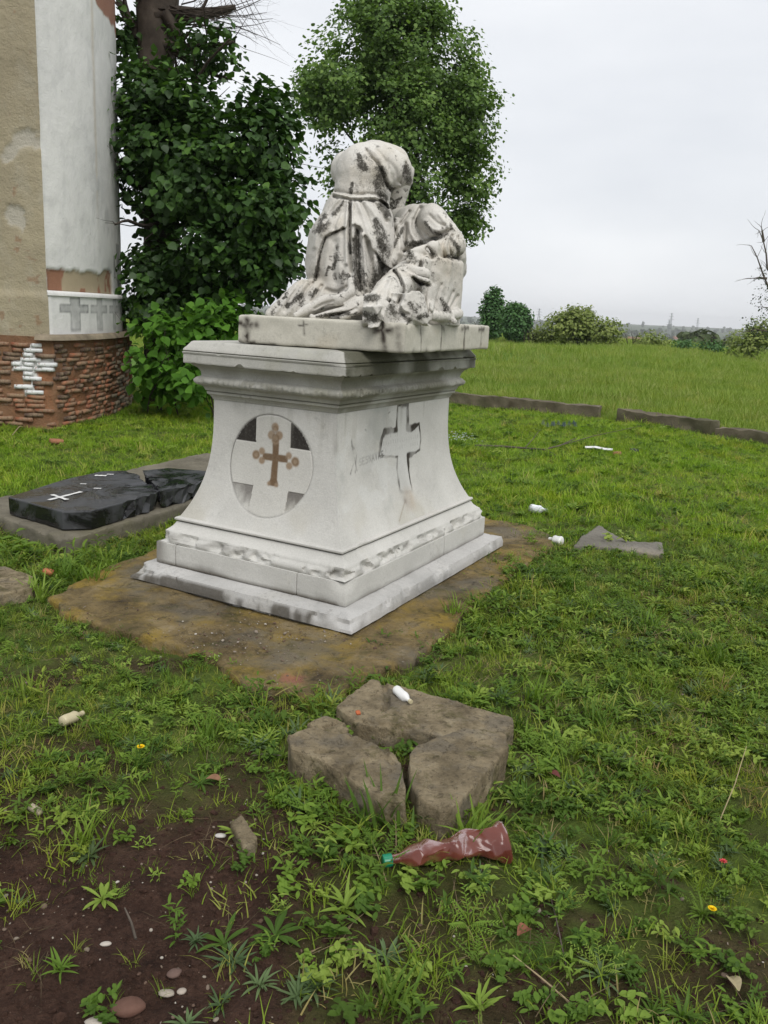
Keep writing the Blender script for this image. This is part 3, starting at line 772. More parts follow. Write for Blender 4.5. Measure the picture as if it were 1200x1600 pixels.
# the broken edge below the feet
for (px, py, rad) in ((572, 500, .035), (590, 506, .03), (618, 500, .026), (640, 505, .022), (652, 503, .02)):
    h_ = hitp(px, py, SN, SL) if px < 630 else hitp(px, py, SN, SR)
    fd.chain([(*(h_ - np.array([0, .02, -.006])), rad), (*(h_ - np.array([0, .012, .004])), rad)], .012, cut=True)
hq = hitp(752, 546, SN, SR); fd.chain([(*hq, .02), (*(hq + [0, 0, .02]), .012)], .006, cut=True)
hq = hitp(712, 502, SN, SR); fd.chain([(*hq, .022), (*(hq - [0, 0, .035]), .006)], .006, cut=True)
fd.noise(.005, 14, 5, 4)
V, F = fd.mesh()
pt = np.zeros((len(V), 4)); pt[:, :3] = (.030, .022, .017); A = np.zeros(len(V))
dL = np.abs(np.cross(np.append(SL - SN, 0), np.c_[V[:, :2] - SN, np.zeros(len(V))])[:, 2]) / np.linalg.norm(SL - SN)
dR = np.abs(np.cross(np.append(SR - SN, 0), np.c_[V[:, :2] - SN, np.zeros(len(V))])[:, 2]) / np.linalg.norm(SR - SN)
tL = (V[:, :2] - SN) @ (SL - SN) / np.linalg.norm(SL - SN); tR = (V[:, :2] - SN) @ (SR - SN) / np.linalg.norm(SR - SN)
wz = .01 * fbm(V, 18, 3, 3)
def mark(t, face, px, py0, py1, w, al, a, b, pw=0):
    global A
    p0, p1 = hitp(px, py0, a, b), hitp(px + pw, py1, a, b); d0 = (b - a) / np.linalg.norm(b - a)
    t0 = (p0[:2] - a) @ d0; t1 = (p1[:2] - a) @ d0
    d = line_dist(t + wz, V[:, 2] + wz, [(t0, p0[2]), (t1, p1[2])])
    A = np.maximum(A, (face < .02) * np.exp(-(d / (w * 1.3)) ** 2) * min(1.0, al * 1.25) * (.55 + .45 * sstep(-.3, .2, fbm(V, 40, 6, 3))))
for (x0, y0, x1, y1, w, al) in ((386, 500, 384, 534, .014, .95), (374, 507, 401, 508, .013, .85), (376, 536, 396, 537, .014, .9), (400, 538, 430, 540, .008, .6),
                                (475, 503, 475, 522, .004, .7), (466, 508, 482, 509, .004, .7), (598, 505, 599, 550, .013, 1.0), (586, 517, 612, 517, .013, .85), (620, 512, 624, 550, .016, .35)):
    mark(tL, dL, x0, y0, y1, w, al, SN, SL, x1 - x0)
for (x0, y0, x1, y1, w, al) in ((658, 505, 658, 553, .0045, .8), (691, 503, 689, 550, .006, .95), (693, 512, 694, 516, .01, .8), (727, 503, 725, 547, .008, .75), (722, 513, 732, 513, .012, .6),
                                (752, 508, 751, 546, .006, .6), (748, 516, 756, 516, .012, .7), (646, 548, 647, 554, .01, .5), (666, 546, 668, 552, .008, .5)):
    mark(tR, dR, x0, y0, y1, w, al, SN, SR, x1 - x0)
pt[:, 3] = np.clip(A, 0, 1)
child_world(add_mesh('plinth', V, F, M['slab'], smooth=True, paint=pt), statue)

def q(px, py, Y, rpx): p = at(px, py, Y); return (p[0], p[1], p[2], rpx * Y * .000765)
def chain(fd, pts, k=.02, cut=False): fd.chain([q(*p) for p in pts], k, cut)
def relief(fd, pts, Y, amp, wpx, ymax, sharp=1.0, wob=0.0):
    """crease (amp < 0) or fold (amp > 0) that follows the carved surface along a line drawn in X, Z"""
    w = wpx * Y * .000765; P = np.array([at(px, py, Y) for px, py in pts])[:, [0, 2]]
    m = w * 3 + .01
    sl = fd.blk((P[:, 0].min() - m, fd.lo[1], P[:, 1].min() - m), (P[:, 0].max() + m, ymax, P[:, 1].max() + m))
    x, y, z = fd.xyz(sl); X, Z = np.broadcast_arrays(x[:, 0, :], z[:, 0, :])
    if wob: X = X + wob * np.sin(Z * 55 + P[0, 0] * 90)
    d = line_dist(X, Z, [tuple(p) for p in P]) / w
    g = amp * np.exp(-np.abs(d) ** (1.0 + sharp))
    tp = 1 - sstep(ymax - .06, ymax, y)
    fd.F[sl] -= (g[:, None, :] * tp).astype(np.float32)
def smooth_line(pts, n=4):
    p = np.array(pts, float); out = []
    for i in range(len(p) - 1):
        a, b, c, d = p[max(i - 1, 0)], p[i], p[i + 1], p[min(i + 2, len(p) - 1)]
        for k in range(n):
            t = k / n; out.append(.5 * (2 * b + (c - a) * t + (2 * a - 5 * b + 4 * c - d) * t * t + (3 * b - a - 3 * c + d) * t ** 3))
    return out + [p[-1]]
VS = .0052
# ---- kneeling figure, seen from the back, bent over to the right
fw = Field((-.78, 4.42, 1.50), (.26, 5.45, 2.62), VS)
BELL = [(563, 312, 4.97, 40), (556, 345, 4.96, 51), (550, 385, 4.95, 60), (547, 425, 4.95, 63), (546, 460, 4.95, 60), (546, 490, 4.95, 58)]
chain(fw, BELL, .03)
chain(fw, [(590, 380, 5.04, 30), (592, 430, 5.07, 34), (590, 485, 5.07, 36)], .05)
chain(fw, [(566, 303, 4.98, 41), (571, 274, 4.99, 45), (584, 266, 5.01, 40)], .03)                                                 # back
chain(fw, [(600, 260, 4.98, 30), (616, 266, 4.99, 26), (628, 272, 5.02, 17)], .014)                                               # shoulder
chain(fw, [(612, 258, 5.22, 27), (622, 275, 5.30, 22), (612, 330, 5.36, 17), (618, 385, 5.25, 14)], .02)                           # far arm reaching down
chain(fw, [(545, 266, 5.12, 27), (585, 258, 5.20, 34)], .04)
chain(fw, [(632, 262, 5.03, 13), (641, 266, 5.03, 6), (639, 284, 5.02, 6)], .008)                                                 # broken sleeve end
def panel(pix, Y, th, bell, k=.004):
    """thick cloth laid over the skirt and cut along its hem"""
    poly = [tuple(at(px, py, Y)[[0, 2]]) for px, py in smooth_line(pix + [pix[0]], 3)[:-1]]; pts = np.array([q(*b) for b in bell]); r = pts[:, 3].max() + .06
    sl = fw.blk(pts[:, :3].min(0) - r, pts[:, :3].max(0) + r); x, y, z = fw.xyz(sl); d = None
    for a, b in zip(pts[:-1], pts[1:]):
        e = b[:3] - a[:3]; t = np.clip(((x - a[0]) * e[0] + (y - a[1]) * e[1] + (z - a[2]) * e[2]) / (e @ e), 0, 1)
        g = np.sqrt((x - a[0] - t * e[0]) ** 2 + (y - a[1] - t * e[1]) ** 2 + (z - a[2] - t * e[2]) ** 2) - (a[3] + t * (b[3] - a[3])); d = g if d is None else np.minimum(d, g)
    X, Z = np.broadcast_arrays(x[:, 0, :], z[:, 0, :]); w = .004 * np.sin(X * 70) * np.cos(Z * 40)
    dp = poly_sdf(X + w, Z + w, poly)[:, None, :]
    yy = np.where(y < 5.0, -1.0, y - 5.0)
    zt = at(560, 318, 4.9)[2]; th_ = th * (1 - .6 * sstep(zt - .12, zt, z))
    fw.put(sl, np.maximum(np.maximum(d - th_, dp), yy), k)
panel([(521, 308), (544, 313), (544, 345), (531, 360), (509, 369), (499, 393), (492, 436), (480, 440), (470, 380), (500, 330)], 4.78, .024, BELL)
panel([(556, 313), (610, 314), (645, 360), (622, 414), (602, 414), (591, 400), (579, 384), (570, 364), (558, 354), (554, 335)], 4.78, .026, BELL)
# cloth folds: radiating from the gathered waist, twin pleats down the middle, creases of the underskirt
for (pts, Y, amp, w) in (
        ([(544, 313), (542, 345), (541, 380), (542, 412)], 4.74, .013, 3.0), ([(550, 313), (550, 345), (552, 372)], 4.74, .012, 2.8), ([(547, 313), (546, 350), (547, 395), (549, 425)], 4.74, -.018, 2.2),
        ([(537, 312), (524, 330), (511, 352), (503, 366)], 4.78, .008, 3.2), ([(541, 313), (533, 335), (527, 355)], 4.77, .007, 2.6), ([(531, 310), (512, 328), (500, 352), (492, 385)], 4.80, .008, 3.6),
        ([(534, 313), (518, 332), (506, 354)], 4.78, -.008, 2.2), ([(527, 310), (508, 332), (495, 362)], 4.80, -.008, 2.4), ([(540, 316), (530, 338), (522, 358)], 4.77, -.007, 2.0),
        ([(558, 314), (566, 335), (574, 360), (584, 388)], 4.76, .007, 3.0), ([(568, 313), (582, 330), (594, 352), (602, 385)], 4.78, .009, 3.6), ([(563, 314), (573, 335), (583, 360), (594, 392)], 4.77, -.009, 2.4),
        ([(580, 313), (592, 326), (603, 345)], 4.82, -.010, 2.4), ([(590, 314), (600, 325), (608, 340)], 4.84, .010, 3.0),
        ([(559, 358), (558, 385), (559, 420), (562, 452)], 4.72, -.022, 3.4), ([(566, 366), (569, 395), (571, 425), (572, 452)], 4.72, .012, 3.0), ([(575, 378), (579, 405), (581, 440)], 4.72, -.018, 3.0),
        ([(586, 400), (589, 425), (588, 450)], 4.74, .010, 3.0), ([(598, 418), (598, 440), (594, 458)], 4.76, -.014, 3.2), ([(551, 385), (553, 420), (552, 455), (545, 470)], 4.70, .012, 3.2),
        ([(532, 372), (530, 400), (532, 430), (540, 455)], 4.71, .007, 4.5), ([(514, 380), (510, 410), (510, 435), (518, 452)], 4.74, .006, 5), ([(522, 378), (520, 410), (523, 440)], 4.72, -.007, 4.5),
        # bodice: shoulder seam, sleeve edge, cloth pulled across the back
        ([(572, 230), (578, 241), (590, 254), (598, 270), (605, 286), (617, 293), (630, 286)], 4.80, -.016, 2.2), ([(580, 231), (592, 243), (602, 262), (610, 280)], 4.80, .006, 3.0),
        ([(634, 254), (632, 270), (626, 284)], 4.92, -.012, 2.2), ([(588, 232), (600, 246), (608, 262)], 4.84, -.005, 1.8), ([(550, 300), (546, 280), (548, 262)], 4.80, .004, 5), ([(580, 302), (584, 285), (586, 268)], 4.80, -.005, 4),
        ([(605, 250), (617, 262), (622, 280)], 4.84, -.005, 3),
        # waist cord
        ([(521, 301), (533, 306), (548, 310), (563, 311), (582, 309), (597, 312), (607, 318)], 4.84, .012, 1.7), ([(521, 306), (534, 311), (548, 314.5), (563, 315.5), (582, 313.5), (597, 316), (606, 322)], 4.84, -.014, 1.6),
        ([(523, 296), (534, 300), (548, 304), (563, 305), (582, 303), (597, 306)], 4.85, -.010, 1.8)):
    relief(fw, smooth_line(pts), Y, amp * 1.45, w, 5.02)
# skirt train lying to the left, rolled hem, folds at the slab
chain(fw, [(530, 460, 4.86, 30), (500, 464, 4.80, 25), (474, 458, 4.78, 20), (450, 472, 4.76, 14), (422, 490, 4.74, 7)], .025)
chain(fw, [(500, 478, 4.78, 22), (465, 483, 4.76, 18), (430, 493, 4.74, 7)], .02)
chain(fw, [(549, 440, 4.67, 6), (547, 456, 4.655, 8), (530, 468, 4.64, 9), (510, 468, 4.65, 8), (493, 476, 4.64, 8), (477, 485, 4.63, 7.5), (463, 492, 4.62, 5)], .010)
chain(fw, [(560, 476, 4.67, 13), (535, 484, 4.64, 9), (508, 490, 4.62, 7), (488, 495, 4.60, 5)], .012)
chain(fw, [(575, 472, 4.67, 13), (553, 488, 4.62, 8), (536, 494, 4.60, 6)], .012)
for (pts, Y, amp, w) in (([(486, 441), (474, 458), (464, 484)], 4.66, -.010, 2.4), ([(470, 441), (455, 462), (444, 486)], 4.68, -.008, 2.4), ([(478, 440), (464, 462), (452, 488)], 4.67, .007, 2.6), ([(460, 450), (444, 470), (432, 488)], 4.69, .006, 2.6),
                         ([(500, 446), (494, 458), (486, 470)], 4.65, -.014, 3), ([(535, 478), (512, 484), (490, 491)], 4.58, -.012, 2.0), ([(556, 482), (536, 489), (515, 493)], 4.56, -.010, 2.0), ([(507, 452), (525, 456), (540, 448)], 4.62, -.012, 3),
                         ([(520, 470), (505, 474), (490, 482)], 4.58, -.008, 1.8)):
    relief(fw, smooth_line(pts), Y, amp * 1.4, w, 4.95)
fw.noise(.0045, 24, 11, 4)
fw.floor(1.531)
V, F = fw.mesh()
def lichen_and_shade(V, spots, ymax, seed):
    """black crust plus painted shade of folds and gaps: streaks given as (px, py, r) lines plus ragged edges"""
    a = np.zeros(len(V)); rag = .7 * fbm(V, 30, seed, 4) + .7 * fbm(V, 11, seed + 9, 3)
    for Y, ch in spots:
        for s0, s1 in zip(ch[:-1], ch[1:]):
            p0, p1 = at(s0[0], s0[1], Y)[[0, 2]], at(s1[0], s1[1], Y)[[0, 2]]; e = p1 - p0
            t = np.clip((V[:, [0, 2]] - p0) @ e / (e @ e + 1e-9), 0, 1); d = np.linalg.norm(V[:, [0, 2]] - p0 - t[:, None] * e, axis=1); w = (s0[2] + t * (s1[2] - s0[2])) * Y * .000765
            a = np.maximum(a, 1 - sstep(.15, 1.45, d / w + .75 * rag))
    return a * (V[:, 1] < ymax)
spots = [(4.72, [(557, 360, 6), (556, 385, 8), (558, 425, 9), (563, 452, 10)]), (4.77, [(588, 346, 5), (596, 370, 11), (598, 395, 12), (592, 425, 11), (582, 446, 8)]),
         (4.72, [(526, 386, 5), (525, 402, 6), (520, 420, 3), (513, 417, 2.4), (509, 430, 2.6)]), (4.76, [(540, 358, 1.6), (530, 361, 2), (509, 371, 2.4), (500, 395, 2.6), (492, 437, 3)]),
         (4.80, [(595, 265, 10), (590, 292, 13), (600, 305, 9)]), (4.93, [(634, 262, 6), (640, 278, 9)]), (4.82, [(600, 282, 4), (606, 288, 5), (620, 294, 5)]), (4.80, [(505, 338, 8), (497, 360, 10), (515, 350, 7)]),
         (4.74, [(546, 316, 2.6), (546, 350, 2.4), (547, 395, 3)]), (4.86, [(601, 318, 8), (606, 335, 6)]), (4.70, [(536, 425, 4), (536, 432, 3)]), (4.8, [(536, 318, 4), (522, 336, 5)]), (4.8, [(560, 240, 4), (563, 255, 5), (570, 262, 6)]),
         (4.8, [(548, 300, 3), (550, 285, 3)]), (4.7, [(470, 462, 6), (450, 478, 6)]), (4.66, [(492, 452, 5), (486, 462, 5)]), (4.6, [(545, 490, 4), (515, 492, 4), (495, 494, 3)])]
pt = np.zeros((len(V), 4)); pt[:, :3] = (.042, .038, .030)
pt[:, 3] = .82 * lichen_and_shade(V, spots, 5.1, 3)  # crust streaks, with the shade of creases and hem darkened into the colour
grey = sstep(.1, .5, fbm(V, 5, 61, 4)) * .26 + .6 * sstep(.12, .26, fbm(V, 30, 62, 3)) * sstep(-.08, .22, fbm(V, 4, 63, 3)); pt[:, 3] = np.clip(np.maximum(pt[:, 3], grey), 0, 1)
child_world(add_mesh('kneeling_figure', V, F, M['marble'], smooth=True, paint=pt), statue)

# ---- seated figure on a draped block, arm laid across the lap, feet broken off
fm = Field((-.16, 4.22, 1.44), (.62, 5.68, 2.26), VS)
bx = [tuple(at(x, 450, Y)[:2]) for x, Y in ((660, 4.70), (690, 4.76), (722, 4.93), (722, 5.35), (650, 5.45), (630, 5.05))]
fm.prism(bx, 1.50, at(700, 406, 5.0)[2], .02, .03)
chain(fm, [(648, 362, 5.24, 38), (655, 388, 5.20, 40), (668, 415, 5.14, 38)], .04)                         # trunk
chain(fm, [(622, 360, 5.30, 19), (618, 385, 5.20, 20), (630, 410, 5.10, 20)], .03)
chain(fm, [(640, 342, 5.25, 14), (660, 340, 5.18, 20), (676, 345, 5.10, 22)], .02)                          # shoulders
chain(fm, [(674, 342, 5.08, 22), (690, 358, 5.04, 20), (706, 376, 5.02, 18)], .010)                         # upper arm
chain(fm, [(711, 384, 5.00, 17), (697, 389, 4.92, 16), (678, 394, 4.82, 13.5)], .006)                       # forearm sleeve
chain(fm, [(712, 382, 5.10, 15), (716, 400, 5.12, 12), (720, 424, 5.2, 9)], .014)
chain(fm, [(676, 389, 4.79, 12), (674, 401, 4.79, 11)], .006)                                              # cuff
chain(fm, [(664, 391, 4.79, 9), (652, 394, 4.76, 8.5)], .010)                                              # back of the hand
for k, (fx, fy) in enumerate(((633, 398), (637, 407), (643, 414), (650, 419))):
    chain(fm, [(650 + k * 1.5, 391 + k * 2.2, 4.75, 4.0), ((650 + fx) / 2 + k, (392 + fy) / 2 - 2 + k * 1.2, 4.715, 3.4), (fx, fy, 4.72, 2.8)], .004)
chain(fm, [(658, 400, 4.75, 3.8), (663, 409, 4.73, 3.3), (662, 417, 4.735, 2.7)], .004)
chain(fm, [(610, 342, 5.32, 12), (632, 336, 5.28, 12), (646, 328, 5.22, 8)], .012)                           # torn collar
chain(fm, [(606, 350, 5.25, 7), (612, 375, 5.16, 8), (618, 400, 5.06, 8)], .010)
chain(fm, [(620, 347, 5.12, 7), (627, 375, 5.06, 9), (628, 398, 5.00, 10), (617, 409, 4.90, 9)], .012)      # lapel falling forward
chain(fm, [(612, 374, 4.94, 8), (621, 392, 4.90, 11), (612, 407, 4.86, 8)], .012)
# lap, legs, trouser ends
chain(fm, [(668, 428, 4.98, 26), (636, 434, 4.80, 25), (609, 456, 4.60, 23), (590, 474, 4.47, 18)], .012)
chain(fm, [(690, 470, 5.00, 20), (664, 484, 4.74, 16), (650, 490, 4.58, 13)], .012)
chain(fm, [(632, 420, 4.72, 8), (650, 424, 4.69, 8), (668, 428, 4.69, 7)], .012)
chain(fm, [(640, 429, 4.67, 3.5), (655, 436, 4.65, 4), (670, 440, 4.66, 4)], .006)
chain(fm, [(612, 480, 4.40, 11), (616, 494, 4.40, 12)], .010, True)
chain(fm, [(568, 466, 4.44, 6), (588, 467, 4.39, 7), (603, 477, 4.39, 6), (606, 487, 4.43, 5)], .006)        # trouser hem
def chunk(pts, seed):
    """rough broken stump: irregular facets instead of a round end"""
    r_ = np.random.default_rng(seed)
    for (px, py, Y, r) in pts:
        c = np.array(at(px, py, Y)); rr = r * Y * .000765; sl = fm.blk(c - rr - .05, c + rr + .05); x, y, z = fm.xyz(sl); d = None
        for k in range(11):
            n = r_.normal(size=3); n /= np.linalg.norm(n); g = (x - c[0]) * n[0] + (y - c[1]) * n[1] + (z - c[2]) * n[2] - rr * r_.uniform(.72, 1.0); d = g if d is None else np.maximum(d, g)
        fm.put(sl, d, .011)
chunk([(578, 475, 4.41, 17), (576, 490, 4.39, 16), (591, 488, 4.39, 14), (571, 500, 4.37, 9), (588, 502, 4.375, 11), (566, 482, 4.40, 9), (597, 476, 4.4, 9)], 4)
chunk([(638, 482, 4.45, 19), (644, 494, 4.43, 17), (628, 478, 4.45, 13), (656, 488, 4.47, 15), (634, 502, 4.41, 12)], 9)
for (pts, Y, amp, w, ym) in (
        ([(658, 320), (650, 338), (653, 356), (662, 374)], 5.00, -.020, 2.8, 5.2), ([(640, 328), (630, 343), (616, 360)], 5.08, -.014, 2.4, 5.3), ([(634, 348), (633, 368), (632, 392)], 5.02, -.016, 2.4, 5.2),
        ([(630, 392), (648, 384), (664, 377), (684, 368), (702, 360)], 4.94, -.022, 3.0, 5.2), ([(664, 345), (674, 356), (686, 360)], 4.96, .008, 3, 5.2), ([(672, 335), (684, 348), (695, 352)], 4.96, -.008, 2.2, 5.2),
        ([(686, 335), (697, 350), (702, 362)], 4.98, .008, 2.6, 5.2), ([(640, 345), (642, 362), (650, 376)], 5.02, .009, 3, 5.2), ([(646, 340), (647, 358), (655, 372)], 5.02, -.010, 2.0, 5.2), ([(622, 348), (624, 372), (624, 398)], 5.0, .008, 3, 5.2),
        ([(708, 366), (700, 380), (704, 398)], 4.90, -.010, 2.0, 5.1), ([(697, 374), (690, 386), (693, 402)], 4.88, -.009, 2.0, 5.1), ([(716, 370), (712, 386), (716, 400)], 4.95, -.009, 2.0, 5.1), ([(702, 372), (696, 384), (699, 400)], 4.89, .007, 2.2, 5.1),
        ([(684, 378), (681, 392), (684, 404)], 4.82, .006, 2.4, 5.0), ([(668, 388), (673, 394), (675, 402)], 4.74, -.022, 3.0, 4.9),
        ([(616, 422), (626, 438), (630, 455), (622, 474)], 4.58, -.020, 2.8, 4.95), ([(646, 433), (658, 442), (672, 445)], 4.63, -.016, 2.4, 4.9), ([(604, 440), (596, 452), (590, 462)], 4.50, -.007, 2.4, 4.9), ([(612, 434), (606, 450), (604, 466)], 4.50, .007, 2.6, 4.9),
        ([(690, 444), (684, 462), (679, 484)], 4.74, -.008, 2.2, 5.0), ([(704, 410), (701, 450), (694, 490)], 4.82, .005, 3.5, 5.1), ([(716, 462), (706, 478), (698, 492)], 4.86, -.010, 2.2, 5.2), ([(709, 455), (700, 476), (692, 494)], 4.82, -.008, 2.0, 5.2),
        ([(668, 448), (664, 466), (668, 488)], 4.68, -.012, 2.4, 4.95), ([(676, 412), (672, 428), (676, 442)], 4.74, -.006, 3, 5.0)):
    relief(fm, smooth_line(pts), Y, amp * 1.5, w, ym)
chain(fm, [(676, 493, 4.62, 8), (695, 495, 4.72, 8), (716, 490, 4.88, 8)], .014)
chain(fm, [(703, 496, 4.76, 6), (710, 503, 4.74, 4)], .01)
fm.noise(.0055, 26, 23, 4)
zz = fm.ax[2][None, None, :]; yy = fm.ax[1][None, :, None]
fm.F = np.maximum(fm.F, np.where(yy < 4.50, 1.482 - zz, 1.531 - zz)).astype(np.float32)
V, F = fm.mesh()
spots = [(4.75, [(671, 391, 6), (678, 398, 6)]), (4.93, [(698, 402, 5), (716, 404, 6)]), (4.98, [(636, 378, 5), (652, 380, 6), (663, 377, 5)]), (4.97, [(664, 345, 4), (674, 362, 5), (690, 366, 4)]), (4.64, [(648, 436, 3.4), (668, 444, 4.4)]),
         (4.58, [(619, 425, 1.8), (628, 445, 2)]), (4.44, [(612, 478, 12), (617, 496, 11)]), (4.38, [(568, 466, 7), (590, 464, 6)]), (4.38, [(570, 490, 6), (586, 498, 7)]), (4.42, [(640, 474, 5), (650, 486, 6)]), (4.42, [(628, 492, 6), (640, 500, 5)]), (4.44, [(655, 496, 6), (665, 492, 6)]), (4.93, [(704, 374, 4), (716, 388, 6)]), (4.74, [(690, 468, 4), (700, 486, 8)]),
         (4.74, [(637, 392, 5), (641, 399, 5)]), (5.2, [(606, 350, 8), (614, 347, 6)]), (5.04, [(630, 355, 3), (622, 372, 4), (615, 388, 4)]), (5.0, [(652, 336, 3), (650, 352, 4)]), (4.9, [(684, 372, 4), (700, 364, 4)])]
pt = np.zeros((len(V), 4)); pt[:, :3] = (.046, .042, .032); pt[:, 3] = .76 * lichen_and_shade(V, spots, 5.4, 5)  # crust, plus shade in the sleeve gaps and folds put into the colour
blk_ = ((V[:, 0] > at(668, 450, 4.8)[0]) & (V[:, 2] < at(700, 408, 4.9)[2])) | ((V[:, 1] < 4.8) & (V[:, 2] > at(600, 466, 4.5)[2]) & (V[:, 2] < at(640, 412, 4.7)[2]))
grey = sstep(.05, .45, fbm(V, 6, 71, 4)) * .28 + np.where(blk_, .22, .5) * sstep(.14, .28, fbm(V, 30, 72, 3)) * sstep(-.05, .25, fbm(V, 4, 73, 3)); pt[:, 3] = np.clip(np.maximum(pt[:, 3], grey), 0, 1)
child_world(add_mesh('seated_figure', V, F, M['marble'], smooth=True, paint=pt), statue)
# ------------------------------------------------------------------ the church corner on the left
church = empty('church', (-5.6, 12.4, 0)); tag(church, 'old church apse with white plaster wall over crumbling red brick base', 'church')
cpts = [(-8.2, 10.40), (-6, 10.40), (-4.22, 10.40)]
curve = smooth_line([(-4.22, 10.40), (-4.09, 10.95), (-4.03, 11.6), (-4.06, 12.3), (-4.16, 13.0), (-4.37, 13.7), (-4.8, 14.3), (-5.5, 14.8), (-6.4, 15.1), (-8.2, 15.2)], 8)
CP = np.array(cpts[:2] + [tuple(c) for c in curve]); CS = np.concatenate([[0], np.cumsum(np.linalg.norm(np.diff(CP, axis=0), axis=1))])
S_CORNER = 2.2 + 1.78
def cpos(s):
    s = np.asarray(s, float); x = np.interp(s, CS, CP[:, 0]); y = np.interp(s, CS, CP[:, 1]); e = .03
    dx = np.interp(s + e, CS, CP[:, 0]) - np.interp(s - e, CS, CP[:, 0]); dy = np.interp(s + e, CS, CP[:, 1]) - np.interp(s - e, CS, CP[:, 1]); l = np.hypot(dx, dy) + 1e-9
    return x, y, dy / l, -dx / l
def shell(name, s0, s1, z0, z1, off, mat_, step=.03, paintf=None, offf=None, rim=.08):
    ns = max(3, int((s1 - s0) / step)); nz = max(3, int((z1 - z0) / step))
    ss = np.concatenate([[s0], np.linspace(s0, s1, ns), [s1]]); zs = np.concatenate([[z0], np.linspace(z0, z1, nz), [z1]])
    S, Z = np.meshgrid(ss, zs); O = np.full(S.shape, off, float); P = np.stack([S.ravel(), np.zeros(S.size), Z.ravel()], 1)
    O = O + .006 * fbm(P, 3, 5, 4).reshape(S.shape)
    if offf is not None: O = O + offf(S, Z)
    O[0, :] = off - rim; O[-1, :] = off - rim; O[:, 0] = off - rim; O[:, -1] = off - rim
    x, y, nx_, ny_ = cpos(S); V = np.stack([x + nx_ * O, y + ny_ * O, Z], -1).reshape(-1, 3)
    w = S.shape[1]; i, j = np.meshgrid(np.arange(w - 1), np.arange(S.shape[0] - 1)); b = (j * w + i).ravel(); F = np.stack([b, b + 1, b + 1 + w, b + w], 1)
    pt = paintf(S.ravel(), Z.ravel()) if paintf else np.zeros((S.size, 4))
    o = add_mesh(name, V, F, mat_, smooth=True, paint=pt); o.data.set_sharp_from_angle(angle=R(50)); return child_world(o, church)
def s_at_Y(Y): return float(np.interp(Y, CP[2:58, 1], CS[2:58]))
def noise2(S, Z, sc, sd, oct=4): return fbm(np.stack([S, np.full(S.shape, .5), Z], -1).reshape(-1, 3), sc, sd, oct).reshape(S.shape)
def ragged(S, Z):   # where the white coat has fallen off at its foot
    return sstep(.0, .02, (1.93 + .07 * noise2(S, Z, 5, 3) + .05 * sstep(5.0, 5.8, S)) - Z) * sstep(S_CORNER + .02, S_CORNER + .05, S + .04 * noise2(S, Z, 6, 7)) * (1 - sstep(5.9, 6.05, S + .05 * noise2(S, Z, 4, 8)))
def p_wall(S, Z):
    c = np.zeros((S.size, 4)); m = ragged(S, Z)
    brk = sstep(.1, .25, noise2(S, Z, 6, 12) + .5 * (1 - sstep(4.1, 4.6, S)))
    c[:, :3] = (.36, .29, .185); c[:, :3] = c[:, :3] * (1 - brk[:, None]) + np.array((.26, .115, .06)) * brk[:, None]; c[:, 3] = m * .95
    top = sstep(.0, .06, Z - 5.28 + .16 * noise2(S, Z, 3, 17)) * sstep(4.5, 4.7, S); c[:, :3] = np.where(top[:, None] > .5, np.array((.27, .11, .06)), c[:, :3]); c[:, 3] = np.maximum(c[:, 3], top * .9)
    st = np.exp(-((S - s_at_Y(11.75) + .03 * noise2(S, Z, 2, 9)) / .05) ** 2) * sstep(2.2, 3.4, Z) * .35; k = st > c[:, 3]; c[k, :3] = (.42, .31, .17); c[k, 3] = st[k]
    gr = np.clip(sstep(.15, .5, noise2(S, Z, 2.6, 21)) * .35 * (1 - sstep(2.6, 4.4, Z)), 0, 1); k = gr > c[:, 3]; c[k, :3] = (.34, .34, .335); c[k, 3] = gr[k]
    for (yy, zz, w, h) in ((12.55, 2.05, .06, .16), (12.9, 2.2, .2, .18)):
        b = ((np.abs(S - s_at_Y(yy)) < w) & (np.abs(Z - zz) < h)) * .6; k = b > c[:, 3]; c[k, :3] = (.16, .16, .155); c[k, 3] = b[k]
    return c
shell('wall', S_CORNER - .01, CS[-1], 1.645, 7.4, .0, M['whitewash'], .025, p_wall, lambda S, Z: -.022 * ragged(S, Z))
def p_pil(S, Z):
    c = np.zeros((S.size, 4)); m = sstep(.12, .2, noise2(S, Z, 2.4, 33) + .5 * np.exp(-((S - 3.62) / .16) ** 2 - ((Z - 2.6) / .5) ** 2) - .2)
    c[:, :3] = (.42, .40, .345); c[:, 3] = m * .7
    r = sstep(.35, .5, noise2(S, Z, 9, 37, 3)); k = (r > 0) & (m < .2); c[k, :3] = (.24, .14, .08); c[k, 3] = r[k] * .6
    return c
shell('pilaster', S_CORNER - .80, S_CORNER, 1.10, 7.4, .035, M['beige_plaster'], .025, p_pil, lambda S, Z: .03 * (1 - sstep(1.55, 1.66, Z)) + .008 * noise2(S, Z, 2.2, 3) - .018 * sstep(.12, .2, noise2(S, Z, 2.4, 33) + .5 * np.exp(-((S - 3.62) / .16) ** 2 - ((Z - 2.6) / .5) ** 2) - .2))
shell('wall', 0.0, S_CORNER - .79, 1.0, 7.4, -.06, M['whitewash'], .06)
